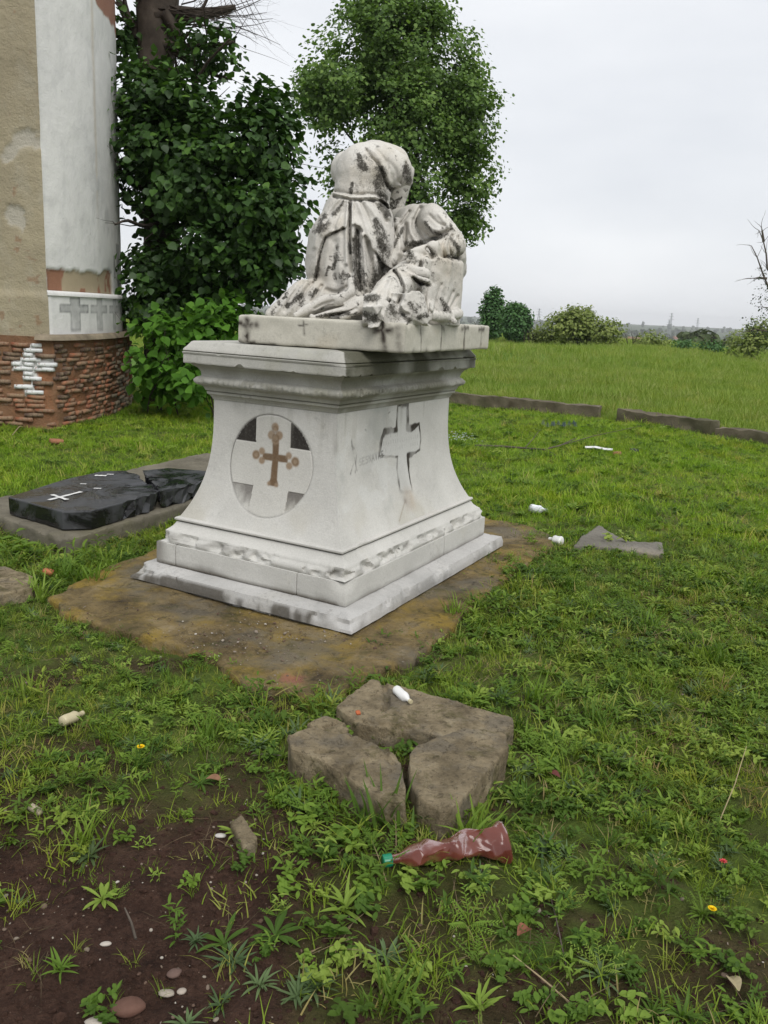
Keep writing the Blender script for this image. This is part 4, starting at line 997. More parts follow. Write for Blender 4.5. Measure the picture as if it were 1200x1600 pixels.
def p_band(S, Z):
    c = np.zeros((S.size, 4)); g = np.zeros(S.size)
    for (ya, yb, al) in ((10.56, 11.20, 1.0), (11.27, 11.85, .75), (11.98, 12.5, .75)):
        a, b = s_at_Y(ya), s_at_Y(yb); m = (a + b) / 2; w = .006 * noise2(S, Z, 20, 3)
        st = np.maximum(np.abs(S - m + w) - (b - a) * .17, np.maximum(1.17 - Z, Z - 1.585)); ar = np.maximum(np.abs(S - m) - (b - a) / 2, np.abs(Z - 1.445 + w) - .05)
        d = np.minimum(st, ar); e = (1 - sstep(-.004, .008, d)) * (.55 + .45 * np.exp(-(d / .02) ** 2)) * al * (.75 + .4 * noise2(S, Z, 18, 9)); g = np.maximum(g, e)
    c[:, :3] = (.11, .115, .115); c[:, 3] = np.clip(g, 0, 1)
    br = sstep(s_at_Y(12.75), s_at_Y(12.8), S + .02 * noise2(S, Z, 9, 4)); c[:, :3] = np.where(br[:, None] > .5, np.array((.24, .19, .12)), c[:, :3]); c[:, 3] = np.maximum(c[:, 3], br * .9)
    return c
shell('plinth_band', S_CORNER - .005, CS[-1], 1.125, 1.60, .055, M['whitewash'], .02, p_band)
shell('ledge', S_CORNER - .002, CS[-1], 1.597, 1.655, .075, M['whitewash'], .03, None, lambda S, Z: -.9 * np.clip(Z - 1.625, 0, 1))
shell('ledge', S_CORNER - .10, CS[-1], 1.065, 1.135, .185, M['render'], .03, None, lambda S, Z: -.9 * np.clip(Z - 1.085, 0, 1) + .015 * noise2(S, Z, 7, 5))
def p_core(S, Z):
    c = np.zeros((S.size, 4)); c[:, :3] = (.66, .66, .64); n_ = .05 * noise2(S, Z, 9, 5); xs = S - S_CORNER
    d = np.minimum(np.maximum(np.abs(xs + .20 + n_) - .085, np.maximum(.38 - Z, Z - .80)), np.minimum(np.maximum(np.abs(xs + .21 + n_) - .20, np.abs(Z - .76 + n_) - .07), np.maximum(np.abs(xs + .16 + n_) - .05, np.maximum(.8 - Z, Z - 1.0))))
    c[:, 3] = (1 - sstep(-.01, .01, d + .5 * n_)) * .95
    return c
shell('brick_core', 0.0, CS[-1], -.15, 1.10, .095, M['mortar'], .02, p_core, lambda S, Z: .02 * noise2(S, Z, 5, 8))
bmesh_ = []
for k in range(6):
    V, F = rbox(.24, .12, .052, .06, .010, .0, 3); V = V + .009 * np.stack([fbm(V + k * 3.1, 14, 50 + k * 3 + c_, 2) for c_ in range(3)], 1)
    o = add_mesh('brick', V, F, None, smooth=False); bmesh_.append(o.data); bpy.data.objects.remove(o)
def variants(mats):
    out = []
    for me in bmesh_:
        for m_ in mats:
            c_ = me.copy(); c_.materials.append(m_); out.append(c_)
    return out
BR, BS, BW, BRN = variants([M['brick']]), variants([M['brick_soot']]), variants([M['brick_white']]), variants([M['render']])
nb = 0; rb = random.Random(5)
for row in range(19):
    z = .005 + row * .0565; s = S_CORNER - .80 + (row % 2) * .125
    while s < s_at_Y(13.75) and nb < 300:
        ln = rb.choice((.24, .24, .24, .13)); x, y, nx_, ny_ = cpos(s + ln / 2); sm = s + ln / 2
        edge = .5 + .5 * float(noise2(np.array([sm]), np.array([z]), 2.3, 44)[0])
        if rb.random() > (.10 if edge > .35 else .38):
            X = float(x); xs = sm - S_CORNER; whit = (.36 < z < .70 and abs(xs + .20) < .10) or (.66 < z < .80 and abs(xs + .21) < .20) or (.78 < z < .99 and abs(xs + .16) < .08)
            kind = BW if whit else (BRN if (sm > s_at_Y(11.9) and rb.random() < .5) else (BS if (sm < S_CORNER + .3 and z > .5 and rb.random() < .75) else (BS if rb.random() < .16 else BR)))
            o = bpy.data.objects.new('brick', rb.choice(kind)); COL.objects.link(o); o.parent = church
            dp = .095 + .05 * edge + rb.uniform(-.022, .022) - (.03 if z > 1.0 else 0)
            if whit: dp = .128
            o.location = (X + float(nx_) * (dp - .06) - church.location[0], float(y) + float(ny_) * (dp - .06) - church.location[1], z + .026 + rb.uniform(-.004, .004))
            o.rotation_euler = (rb.uniform(-.03, .03), rb.uniform(-.03, .03), math.atan2(float(nx_), -float(ny_)) + rb.uniform(-.05, .05)); o.scale = (ln / .25 * .99, 1, 1); nb += 1
        s += ln + rb.uniform(.006, .016)

# ------------------------------------------------------------------ grave beside the church: concrete kerb, broken black slab
def stone(name, pix, zt, thick, mat_, label=None, cat=None, vox=.010, rnd=.012, amp=.008, sc=9, seed=1, cracks=(), tilt=(0, 0), world=None, paintf=None, group=None, cutdepth=.012):
    poly = world if world is not None else [tuple(on_ground(px, py, zt)[:2]) for px, py in pix]
    p = np.array(poly); c = p.mean(0); lo_, hi_ = p.min(0) - .06, p.max(0) + .06
    fd = Field((*lo_, zt - thick - .04), (*hi_, zt + .05), vox); fd.prism(poly, zt - thick, zt, .01, rnd)
    fd.noise(amp, sc, seed, 4)
    for cr in cracks:
        g = smooth_line([(*on_ground(px, py, zt)[:2], w_) for px, py, w_ in cr], 6); jt = np.random.default_rng(seed).normal(0, .004, (len(g), 2))
        fd.chain([(p[0] + j_[0], p[1] + j_[1], zt - .002, max(p[2], .005) * 2.0) for p, j_ in zip(g, jt)], .004, cut=True)
    fd.noise(amp * .6, sc * 4, seed + 3, 3)
    V, F = fd.mesh()
    if len(V) == 0: return None
    V = V - np.array([c[0], c[1], zt - thick])
    V[:, 2] += tilt[0] * V[:, 0] + tilt[1] * V[:, 1]
    o = add_mesh(name, V, F, mat_, smooth=True, paint=paintf(V + np.array([c[0], c[1], zt - thick])) if paintf else np.zeros((len(V), 4)), loc=(c[0], c[1], zt - thick))
    o.data.set_sharp_from_angle(angle=R(33))
    if label: tag(o, label, cat, group)
    return o
kn = on_ground(107, 843, .07)[:2]; kl = on_ground(0, 807, .07)[:2]; kr = on_ground(310, 782, .07)[:2]
dl = (kl - kn) / np.linalg.norm(kl - kn); dr = (kr - kn) / np.linalg.norm(kr - kn)
kerb_poly = [tuple(kn), tuple(kn + dr * 3.0), tuple(kn + dr * 3.0 + dl * 1.30), tuple(kn + dl * 1.30)]
stone('grave_kerb', None, .07, .20, M['concrete'], 'old concrete kerb base under the broken black gravestone', 'grave', world=kerb_poly, vox=.016, amp=.010, sc=6, cracks=[[(62, 826, .01), (72, 830, .01)], [(85, 836, .012), (95, 838, .012)]])
gcr = []
for a, b in (((76, 782), (127, 769)), ((81, 774), (105, 782))): gcr.append((on_ground(*a, .205)[:2], on_ground(*b, .205)[:2]))
def p_gran(V):
    c = np.zeros((len(V), 4)); c[:, :3] = (.62, .62, .60)
    for a, b in gcr:
        d = line_dist(V[:, 0], V[:, 1], [tuple(a), tuple(b)]); c[:, 3] = np.maximum(c[:, 3], (1 - sstep(.012, .024, d + .006 * fbm(V, 20, 3, 3))) * (V[:, 2] > .18))
    for px, py, r in ((157, 743, .05), (236, 741, .055), (172, 741, .03), (152, 763, .03), (280, 748, .03)):
        g = on_ground(px, py, .205); d = np.hypot(V[:, 0] - g[0], (V[:, 1] - g[1]) * .7); c[:, 3] = np.maximum(c[:, 3], .9 * (1 - sstep(.4, 1, d / r + .3 * fbm(V, 16, 5, 3))) * (V[:, 2] > .18))
    return c
def granite_slab(pix, zt, thick, lab, seed, broken):
    """polished slab with battered sides; the broken edges are knocked into facets"""
    poly = [on_ground(px, py, zt)[:2] for px, py in pix]; rg = np.random.default_rng(seed); out = []; brk = []
    for k in range(len(poly)):
        a, b = poly[k], poly[(k + 1) % len(poly)]; m = max(1, int(np.linalg.norm(b - a) / .05)); jag = k in broken
        for t_ in range(m):
            out.append(a + (b - a) * t_ / m + (rg.normal(0, .010, 2) if jag else rg.normal(0, .0012, 2))); brk.append(jag)
    P = np.array(out); c = P.mean(0); n = len(P); brk = np.array(brk)
    def rowz(z, sh, jz): q_ = P + (c - P) / (np.linalg.norm(c - P, axis=1, keepdims=True)) * (sh + brk * np.abs(rg.normal(0, jz, n)))[:, None]; return np.c_[q_, np.full(n, z) + brk * rg.normal(0, jz * .6, n)]
    rows = [rowz(zt - thick, .004, .02), rowz(zt - thick * .55, .0, .022), rowz(zt - .010, .0, .016), rowz(zt - .003, .002, .008), rowz(zt, .009, .010)]
    for f_ in (.55, .9): rows.append(np.c_[P + (c - P) * f_, np.full(n, zt) + .0008 * rg.normal(size=n)])
    V = np.concatenate(rows + [np.array([[*c, zt]])]); F = []
    for r0 in range(len(rows) - 1):
        for k in range(n): F.append((r0 * n + k, r0 * n + (k + 1) % n, (r0 + 1) * n + (k + 1) % n, (r0 + 1) * n + k))
    L_ = (len(rows) - 1) * n; F += [(L_ + k, L_ + (k + 1) % n, len(V) - 1) for k in range(n)]
    base_ = np.array([c[0], c[1], zt - thick]); area = sum(P[k][0] * P[(k + 1) % n][1] - P[(k + 1) % n][0] * P[k][1] for k in range(n))
    if area < 0: F = [f_[::-1] for f_ in F]
    # finer top for the painted marks
    o = add_mesh('gravestone', V - base_, F, M['granite'], paint=np.zeros((len(V), 4)), loc=tuple(base_)); tag(o, lab, 'gravestone'); return o
gs = granite_slab([(13, 776), (97, 799), (143, 798), (200, 783), (232, 774), (249, 767), (240, 758), (222, 750), (212, 739), (196, 735), (160, 736), (100, 749)], .205, .125, 'front half of broken polished black gravestone with white painted cross', 3, (3, 4, 5, 6, 7, 8))
granite_slab([(252, 768), (335, 749), (372, 742), (330, 736), (262, 731), (222, 735), (232, 748), (244, 757)], .203, .12, 'rear half of broken black gravestone next to the pedestal', 5, (0, 5, 6, 7))
M['chalk'] = simple('white paint', (.62, .62, .60), .8, .3, 60, .15)
def mark_on(parent_, strokes, z, w, nm):
    g = Geo()
    for a, b in strokes:
        a = np.array(a); b = np.array(b); d_ = (b - a) / np.linalg.norm(b - a); nr = np.array([-d_[1], d_[0]]) * w / 2; m = 7; V = []
        for k in range(m + 1):
            p = a + (b - a) * k / m; jw = 1 + .25 * math.sin(k * 2.1); V += [(*(p - nr * jw), z), (*(p + nr * jw), z)]
        g.add(V, [(2 * k, 2 * k + 2, 2 * k + 3, 2 * k + 1) for k in range(m)])
    child_world(g.build(nm, M['chalk']), parent_)
mark_on(gs, [gcr[0]], .2095, .030, 'painted_cross'); mark_on(gs, [gcr[1]], .2118, .030, 'painted_cross')
for k, (px, py, r) in enumerate(((157, 743, .05), (172, 741, .03), (152, 763, .03), (130, 756, .025))):
    c_ = on_ground(px, py, .2095)[:2]; mark_on(gs, [(c_ - (r * .9, 0), c_ + (r * .9, r * .2))], .2095, r * .8, 'bird_dropping')
stone('flagstone', [(-30, 884), (8, 884), (36, 892), (52, 899), (30, 905), (-30, 908)], .01, .09, M['sandstone'], 'flat brown flagstone at left frame edge, rear of two', 'flagstone', amp=.008, seed=3)
stone('flagstone', [(-30, 912), (20, 907), (48, 904), (60, 910), (48, 920), (10, 926), (-30, 934)], .02, .10, M['sandstone'], 'flat brown flagstone at left frame edge, front of two', 'flagstone', amp=.008, seed=4)
def blob(rx, ry, rz_, seed, n=14, m=9):
    V = [(0, 0, -1)] + [(math.cos(2 * math.pi * a / n) * math.sin(math.pi * b / m), math.sin(2 * math.pi * a / n) * math.sin(math.pi * b / m), -math.cos(math.pi * b / m)) for b in range(1, m) for a in range(n)] + [(0, 0, 1)]
    V = np.array(V); V = V * (1 + .22 * fbm(V, 1.1, seed * 7 + 1, 3)[:, None]) * np.array([rx, ry, rz_])
    F = [(0, 1 + (a + 1) % n, 1 + a) for a in range(n)]
    for b in range(m - 2): F += [(1 + b * n + a, 1 + b * n + (a + 1) % n, 1 + (b + 1) * n + (a + 1) % n, 1 + (b + 1) * n + a) for a in range(n)]
    t_ = len(V) - 1; F += [(t_, 1 + (m - 2) * n + a, 1 + (m - 2) * n + (a + 1) % n) for a in range(n)]
    return V, F
# ------------------------------------------------------------------ broken step stones in the foreground
G_ = None
stone('stone_slab', [(525, 1107), (548, 1088), (580, 1064), (640, 1078), (720, 1096), (800, 1116), (803, 1134), (760, 1140), (690, 1148), (640, 1136), (600, 1138), (560, 1132)], .055, .14, M['sandstone'],
      'long flat brown stone slab holding the white plastic tube', 'stone slab', vox=.0065, rnd=.003, amp=.007, sc=9, seed=12, cracks=[[(598, 1070, .006), (606, 1095, .007), (600, 1110, .006)], [(640, 1135, .008), (560, 1128, .006)]], tilt=(-.03, .02))
stone('stone_slab', [(449, 1154), (470, 1144), (492, 1137), (520, 1147), (550, 1146), (580, 1158), (606, 1168), (630, 1188), (633, 1215), (638, 1246), (603, 1244), (560, 1222), (520, 1200), (495, 1186), (455, 1172)], .10, .20, M['sandstone'],
      'cracked brown stone slab with dark broken front edge', 'stone slab', vox=.0065, rnd=.003, amp=.009, sc=9, seed=22, cutdepth=.01,
      cracks=[[(498, 1176, .004), (530, 1160, .006), (550, 1148, .004)], [(533, 1210, .006), (545, 1198, .007), (575, 1186, .006), (592, 1180, .004)], [(596, 1160, .004), (610, 1190, .006)]], tilt=(-.04, .04))
stone('stone_slab', [(481, 1130), (512, 1118), (534, 1126), (545, 1138), (530, 1150), (510, 1146), (492, 1138)], .085, .12, M['sandstone'], 'small brown stone fragment behind the cracked slab', 'stone slab', vox=.0065, rnd=.003, amp=.008, sc=14, seed=31,
      cracks=[[(500, 1138, .004), (525, 1128, .004)]])
stone('stone_slab', [(640, 1176), (650, 1164), (690, 1152), (722, 1142), (760, 1145), (791, 1150), (794, 1170), (750, 1215), (708, 1256), (690, 1262), (655, 1240), (640, 1215)], .10, .20, M['sandstone'],
      'thick smooth brown stone block just above the crushed bottle', 'stone slab', vox=.0065, rnd=.006, amp=.008, sc=8, seed=42, tilt=(.02, .05))
stone('stone', [(360, 1283), (378, 1272), (402, 1306), (398, 1318), (380, 1322)], .035, .06, M['sandstone'], 'small grey brown brick shaped stone lying in weeds', 'stone', vox=.005, amp=.005, sc=18, seed=5, rnd=.008)
stone('flagstone', [(896, 852), (908, 838), (936, 819), (958, 833), (985, 845), (1036, 846), (1037, 868), (1012, 864), (960, 856), (925, 853)], .015, .09, M['greystone'], 'triangular grey flagstone half sunk in the lawn', 'flagstone', amp=.008, seed=14)
for k, (px, py, rx, ry, rz_, c_, lab) in enumerate(((200, 1552, .045, .026, .4, (.12, .065, .048), 'large reddish brown pebble at bottom left'), (150, 1567, .028, .014, .2, (.40, .36, .31), 'long pale pebble beside the large reddish brown one'),
                                                   (272, 1497, .020, .014, .7, (.13, .085, .07), 'dark brown round pebble above a tiny white one'), (284, 1520, .012, .009, .5, (.36, .31, .26), 'small pale cream pebble in bare soil'),
                                                   (260, 1522, .020, .011, .1, (.32, .28, .23), 'flat cream pebble in bare soil near bottom'), (30, 1588, .02, .013, .1, (.2, .13, .10), 'rounded brown pebble at lower left corner'),
                                                   (165, 1460, .015, .008, .3, (.42, .38, .33), 'narrow white pebble on bare soil'), (345, 1303, .018, .010, .2, (.45, .43, .40), 'white pebble left of the brick shaped stone'),
                                                   (55, 1264, .030, .012, -.5, (.42, .36, .26), 'cream candle stub lying on bare soil'))):
    if 'candle' in lab: V, F = rbox(rx * 2, ry * 2, ry * 1.7, ry * .5, ry * .8, .0, k)
    else: V, F = blob(rx, ry, ry * .62, k)
    g = on_ground(px, py); o = add_mesh('pebble' if 'pebble' in lab else 'candle_stub', V, F, simple('pebble %d' % k, c_, .7, .3, 60, .2), smooth=True, loc=(g[0], g[1], float(ground_h(g[0:1], g[1:2])[0]) + ry * .5)); o.rotation_euler = (0, .1, rz_)
    tag(o, lab, 'pebble' if 'pebble' in lab else 'candle')
# ------------------------------------------------------------------ low wall across the lawn
def wall_seg(a, b, h, th, z, lab, seed):
    a = np.array(a); b = np.array(b); L_ = np.linalg.norm(b - a); V, F = rbox(L_, th, h + .3, .05, .012, 0, seed)
    V[:, 1] += .02 * fbm(V, 3, seed, 4); V[:, 2] += .035 * fbm(V, 2.2, seed + 5, 4) * (V[:, 2] > 0); V += .026 * np.stack([fbm(V, 8, seed + 9 + c_, 4) for c_ in range(3)], 1); V[:, 2] -= .05 * sstep(.15, .5, fbm(V, 1.3, seed + 20, 3)) * (V[:, 2] > 0)
    pt = np.zeros((len(V), 4)); m = (a + b) / 2; pt[:, :3] = (.045, .05, .02); pt[:, 3] = .6 * sstep(.0, .35, fbm(V, 2.6, seed + 31, 4))
    o = add_mesh('garden_wall', V, F, M['wallstone'], smooth=True, paint=pt, loc=(m[0], m[1], z + h / 2 - .15)); o.rotation_euler[2] = math.atan2(b[1] - a[1], b[0] - a[0]); o.data.set_sharp_from_angle(angle=R(45)); tag(o, lab, 'wall')
wall_seg((-2.2, 17.4), (3.72, 14.75), .19, .28, 0, 'low concrete wall section behind the pedestal', 3)
wall_seg((3.98, 14.35), (5.10, 13.05), .20, .28, 0, 'low concrete wall section right of the broken gap', 4)
wall_seg((5.15, 12.98), (8.5, 9.6), .14, .28, 0, 'lower concrete wall section running off the right edge', 5)
# ------------------------------------------------------------------ litter
def at_g(px, py, dz=0.0): g = on_ground(px, py); return np.array([g[0], g[1], float(ground_h(g[0:1], g[1:2])[0]) + dz])
a_, b_ = at_g(607, 1352, .035), at_g(795, 1330, .06); ax_ = (b_ - a_); LB = np.linalg.norm(ax_); ax_ /= LB
bt = empty('plastic_bottle', tuple(at_g(700, 1350))); tag(bt, 'crushed reddish brown plastic bottle with green cap lying in weeds', 'bottle')
sx = np.cross(ax_, (0, 0, 1)); sx /= np.linalg.norm(sx); sz = np.cross(sx, ax_)
nt, na = 110, 72; t = np.linspace(0, 1, nt); A_ = np.linspace(0, 2 * math.pi, na, endpoint=False)
prof_r = np.interp(t, [0, .05, .09, .12, .2, .30, .36, .55, .60, .66, .88, .95, .985, 1.0], [.015, .015, .016, .024, .052, .066, .066, .058, .050, .062, .066, .060, .040, .0005])
T, A2 = np.meshgrid(t, A_, indexing='ij'); r = prof_r[:, None] * np.ones_like(T)
Q = np.stack([T * LB, r * np.cos(A2) * (1 + .55 * sstep(.5, .7, T) + .15 * sstep(.15, .3, T)), r * np.sin(A2) * .95], -1).reshape(-1, 3); rr_ = np.random.default_rng(11)
for k in range(60):   # flat dents
    tc = rr_.uniform(.2, .97); an = rr_.uniform(0, 2 * math.pi); n = np.array([rr_.normal(0, .55), math.cos(an), math.sin(an)]); n /= np.linalg.norm(n)
    c = np.array([tc * LB, 0, 0]) + np.array([0, math.cos(an), math.sin(an)]) * .064 * rr_.uniform(.45, .95); d = (Q - c) @ n; w = np.exp(-((Q[:, 0] - tc * LB) / .05) ** 2) * (((Q[:, 1] * math.cos(an) + Q[:, 2] * math.sin(an)) > 0))
    Q = Q - n[None, :] * (np.maximum(d, 0) * w)[:, None] * .95
Q[:, 2] += .010 * np.sin(Q[:, 0] / LB * 3.0); Q += .0012 * np.stack([fbm(Q, 60, s_, 2) for s_ in (1, 2, 3)], 1) * sstep(.1, .2, Q[:, :1] / LB)
W = a_ + Q[:, :1] * ax_ + Q[:, 1:2] * sx + Q[:, 2:3] * sz
i, j = np.meshgrid(np.arange(nt - 1), np.arange(na), indexing='ij'); b0 = (i * na + j).ravel(); b1 = (i * na + (j + 1) % na).ravel(); F = np.stack([b0, b1, b1 + na, b0 + na], 1)
N = Nodes('brown bottle plastic'); v = N.coord(); col = N.ramp(N.noise(9, 3, .5, v), [(.3, (.13, .032, .022)), (.7, (.21, .062, .043))])
M['pet'] = N.done(N.bsdf(col, .24, N.bump(N.noise(30, 3, .5, v), .15, .01), Specular_IOR_Level=.45, Transmission_Weight=.30, IOR=1.4, Coat_Weight=.25, Coat_Roughness=.14))
o = add_mesh('body', W, F, M['pet'], smooth=True); o.data.set_sharp_from_angle(angle=R(24)); child_world(o, bt)
capV = []; 
for k, (tt, rr) in enumerate(((-.030, .001), (-.030, .0165), (-.027, .0180), (-.006, .0182), (-.003, .0172), (-.003, .012))):
    for an in A_[::2]:
        rb_ = rr * (1 + (.03 if int(an / (A_[2] - A_[0]) + .5) % 2 else 0)); capV.append(a_ + ax_ * (tt + .012) + sx * rb_ * math.cos(an) + sz * rb_ * math.sin(an))
m_ = len(A_[::2]); capF = [(k * m_ + j, k * m_ + (j + 1) % m_, (k + 1) * m_ + (j + 1) % m_, (k + 1) * m_ + j) for k in range(5) for j in range(m_)]
child_world(add_mesh('cap', np.array(capV), capF, M['green_cap']), bt)
def small_bottle(name, px, py, ln, rad, rz_, mat_, lab, cat, z=.0, crush=.25, tiltv=.1, capm=None):
    pr = [(0, .02), (0, .8), (.06, .98), (.15, 1.0), (.45, .93), (.62, 1.0), (.70, .9), (.80, .55), (.86, .38), (.98, .36), (1.0, .3), (1.0, .02)]; V = []; n = 20
    for x, r in pr:
        for k in range(n):
            w = 2 * math.pi * k / n; V.append((x * ln - ln / 2, r * rad * math.cos(w), r * rad * math.sin(w)))
    V = np.array(V); V *= 1 + crush * fbm(V, 1.1 / rad, 3, 2)[:, None] * np.array([[.1, 1, 1]])
    F = [(k * n + j, (k + 1) * n + j, (k + 1) * n + (j + 1) % n, k * n + (j + 1) % n) for k in range(len(pr) - 1) for j in range(n)]
    g = at_g(px, py); r_ = empty(name, (g[0], g[1], max(g[2], z) + rad * .85), rz_); r_.rotation_euler = (0, tiltv, rz_); tag(r_, lab, cat)
    add_mesh('body', V, F, mat_, r_, True)
    gg = Geo(); gg.tube([(ln * .44, 0, 0), (ln * .44 + rad * .55, 0, 0)], [rad * .46, rad * .44], 14); gg.build('cap', capm or mat_, r_)
N = Nodes('clear crumpled plastic'); M['clear'] = N.done(N.bsdf((.75, .78, .80), .12, None, Specular_IOR_Level=.5, Transmission_Weight=.45, IOR=1.35))
N = Nodes('yellowed white plastic'); M['cream'] = N.done(N.bsdf((.46, .41, .26), .45, None, Specular_IOR_Level=.5))
small_bottle('plastic_bottle', 840, 801, .14, .035, .2, M['clear'], 'crumpled clear plastic bottle on the lawn right of the pedestal', 'bottle', crush=.5)
small_bottle('plastic_bottle', 113, 1128, .10, .022, 1.15, M['cream'], 'small yellowish white plastic bottle among weeds at left', 'bottle', capm=M['cream'])
small_bottle('plastic_tube', 628, 1112, .105, .021, -.95, M['white_plastic'], 'small white plastic tube lying on the flat stone slab', 'tube', z=.055, capm=M['cream'])
small_bottle('plastic_cup', 869, 846, .10, .035, 2.3, M['white_plastic'], 'white plastic cup on the right corner of the concrete pad', 'cup', z=-.02)
def strip(name, pts, w, mat_, lab, cat, lift=.02):
    P = np.array([at_g(px, py, lift + dz) for px, py, dz in pts]); V = []
    for k, p in enumerate(P):
        d = P[min(k + 1, len(P) - 1)] - P[max(k - 1, 0)]; nrm = np.array([-d[1], d[0], 0]); nrm /= np.linalg.norm(nrm)
        for s_ in (-1, 1):
            for zz in (0, .004): V.append(p + nrm * w * s_ / 2 + np.array([0, 0, zz + .3 * w * (s_ > 0)]))
    F = []
    for k in range(len(P) - 1):
        b = k * 4; F += [(b + 1, b + 3, b + 7, b + 5), (b, b + 4, b + 6, b + 2), (b, b + 1, b + 5, b + 4), (b + 2, b + 6, b + 7, b + 3)]
    F += [(0, 2, 3, 1), (len(V) - 4, len(V) - 3, len(V) - 1, len(V) - 2)]
    tag(add_mesh(name, np.array(V), F, mat_), lab, cat)
strip('plastic_strip', [(914, 700, .02), (930, 701, .03), (945, 703, .02), (957, 704, .02)], .05, M['white_plastic'], 'white plastic strip lying across the lawn', 'litter', .04)
def shard(name, px, py, size, mat_, lab, cat, seed, z=0.0):
    V, F = rbox(*size, min(size) * .6, min(size) * .2, 0, seed); V = V * (1 + .25 * fbm(V, .8 / max(size) * 2, seed, 2)[:, None])
    g = at_g(px, py, size[2] * .4 + z); o = add_mesh(name, V, F, mat_, loc=tuple(g)); o.rotation_euler = (.1, .1, seed); tag(o, lab, cat)
shard('brick_fragment', 964, 708, (.11, .07, .05), M['brick'], 'reddish brick fragment at the end of the white strip', 'brick', 3, .03)
shard('brick_fragment', 558, 1146, (.024, .016, .010), simple('orange brick', (.42, .12, .05), .8, .3, 40, .2), 'tiny orange brick chip on the cracked stone slab', 'brick', 5, .10)
shard('brick_fragment', 76, 893, (.06, .04, .03), simple('orange tile', (.38, .14, .07), .8, .3, 40, .2), 'orange tile fragment in weeds near the concrete pad', 'tile', 6, .03)
shard('brick_fragment', 88, 690, (.14, .08, .05), simple('orange tile b', (.30, .14, .08), .8, .3, 40, .2), 'orange brick fragment on the lawn by the church', 'brick', 7, .02)
shard('can', 991, 704, (.11, .08, .06), simple('dark scrap', (.05, .055, .05), .4, .2, 40, .2), 'dark crumpled scrap right of the brick fragment', 'litter', 8, .03)
# fallen branch
br = Geo(); bp = [at_g(742, 697, .05), at_g(780, 698, .06), at_g(820, 700, .05), at_g(850, 703, .06), at_g(875, 701, .10), at_g(900, 692, .12)]
br.tube(bp, [.012, .014, .013, .012, .009, .005], 6); br.tube([bp[3], at_g(866, 707, .04), at_g(872, 711, .02)], [.009, .007, .004], 5); br.tube([bp[2], at_g(834, 693, .14), at_g(842, 688, .2)], [.007, .005, .003], 5)
br.tube([bp[4], at_g(930, 686, .1), at_g(1000, 672, .08)], [.006, .005, .003], 5)
tag(br.build('branch', M['twig']), 'thin fallen branch lying on the lawn behind the pedestal', 'branch')
for k, (p0, p1, p2, rd, lab, m_) in enumerate((((800, 1506), (845, 1530), (890, 1562), .0022, 'pale straight straw stalk at lower right', M['straw']), ((855, 1380), (868, 1440), (885, 1500), .0025, 'grey brown bent twig right of the crushed bottle', M['twig']),
                                      ((1160, 1205), (1145, 1245), (1122, 1285), .0018, 'thin pale stalk leaning out of weeds at right', M['straw']), ((195, 1425), (205, 1440), (212, 1458), .004, 'short brown twig in bare soil', M['twig']),
                                      ((440, 1190), (415, 1180), (395, 1178), .004, 'reddish brown twig left of the cracked slab', M['twig']), ((20, 690), (30, 672), (36, 664), .008, 'pale stick leaning in grass by the church', M['straw']))):
    up = .12 if k in (2, 5) else .02; g = Geo(); g.tube([at_g(*p2, .012), at_g(*p1, .012 + up * .5), at_g(*p0, .015 + up)], [rd, rd * .9, rd * .5], 5); tag(g.build('stalk' if m_ is M['straw'] else 'twig', m_), lab, 'stalk' if m_ is M['straw'] else 'twig')
# ------------------------------------------------------------------ foliage
LEAF2 = np.array([(0, 0, 0), (-.42, .22, .10), (-.46, .50, .10), (-.22, .82, .02), (0, 1.05, -.10), (.22, .82, .02), (.46, .50, .10), (.42, .22, .10)])
LF2 = np.array([(0, 1, 2, 3), (0, 3, 4, 5), (0, 5, 6, 7)])
def leaf_mesh(pos, nrm, tip, size):
    """one three-quad leaf per row: normal, direction of the tip, length"""
    nrm = nrm / (np.linalg.norm(nrm, axis=1, keepdims=True) + 1e-9); tip = tip - nrm * (tip * nrm).sum(1, keepdims=True); tip /= np.linalg.norm(tip, axis=1, keepdims=True) + 1e-9
    sd = np.cross(tip, nrm); n = len(pos); s = size[:, None, None]
    V = pos[:, None, :] + s * (LEAF2[None, :, 0:1] * sd[:, None, :] + LEAF2[None, :, 1:2] * tip[:, None, :] + LEAF2[None, :, 2:3] * nrm[:, None, :])
    F = (np.arange(n) * 8)[:, None, None] + LF2[None]
    return V.reshape(-1, 3), F.reshape(-1, 4)
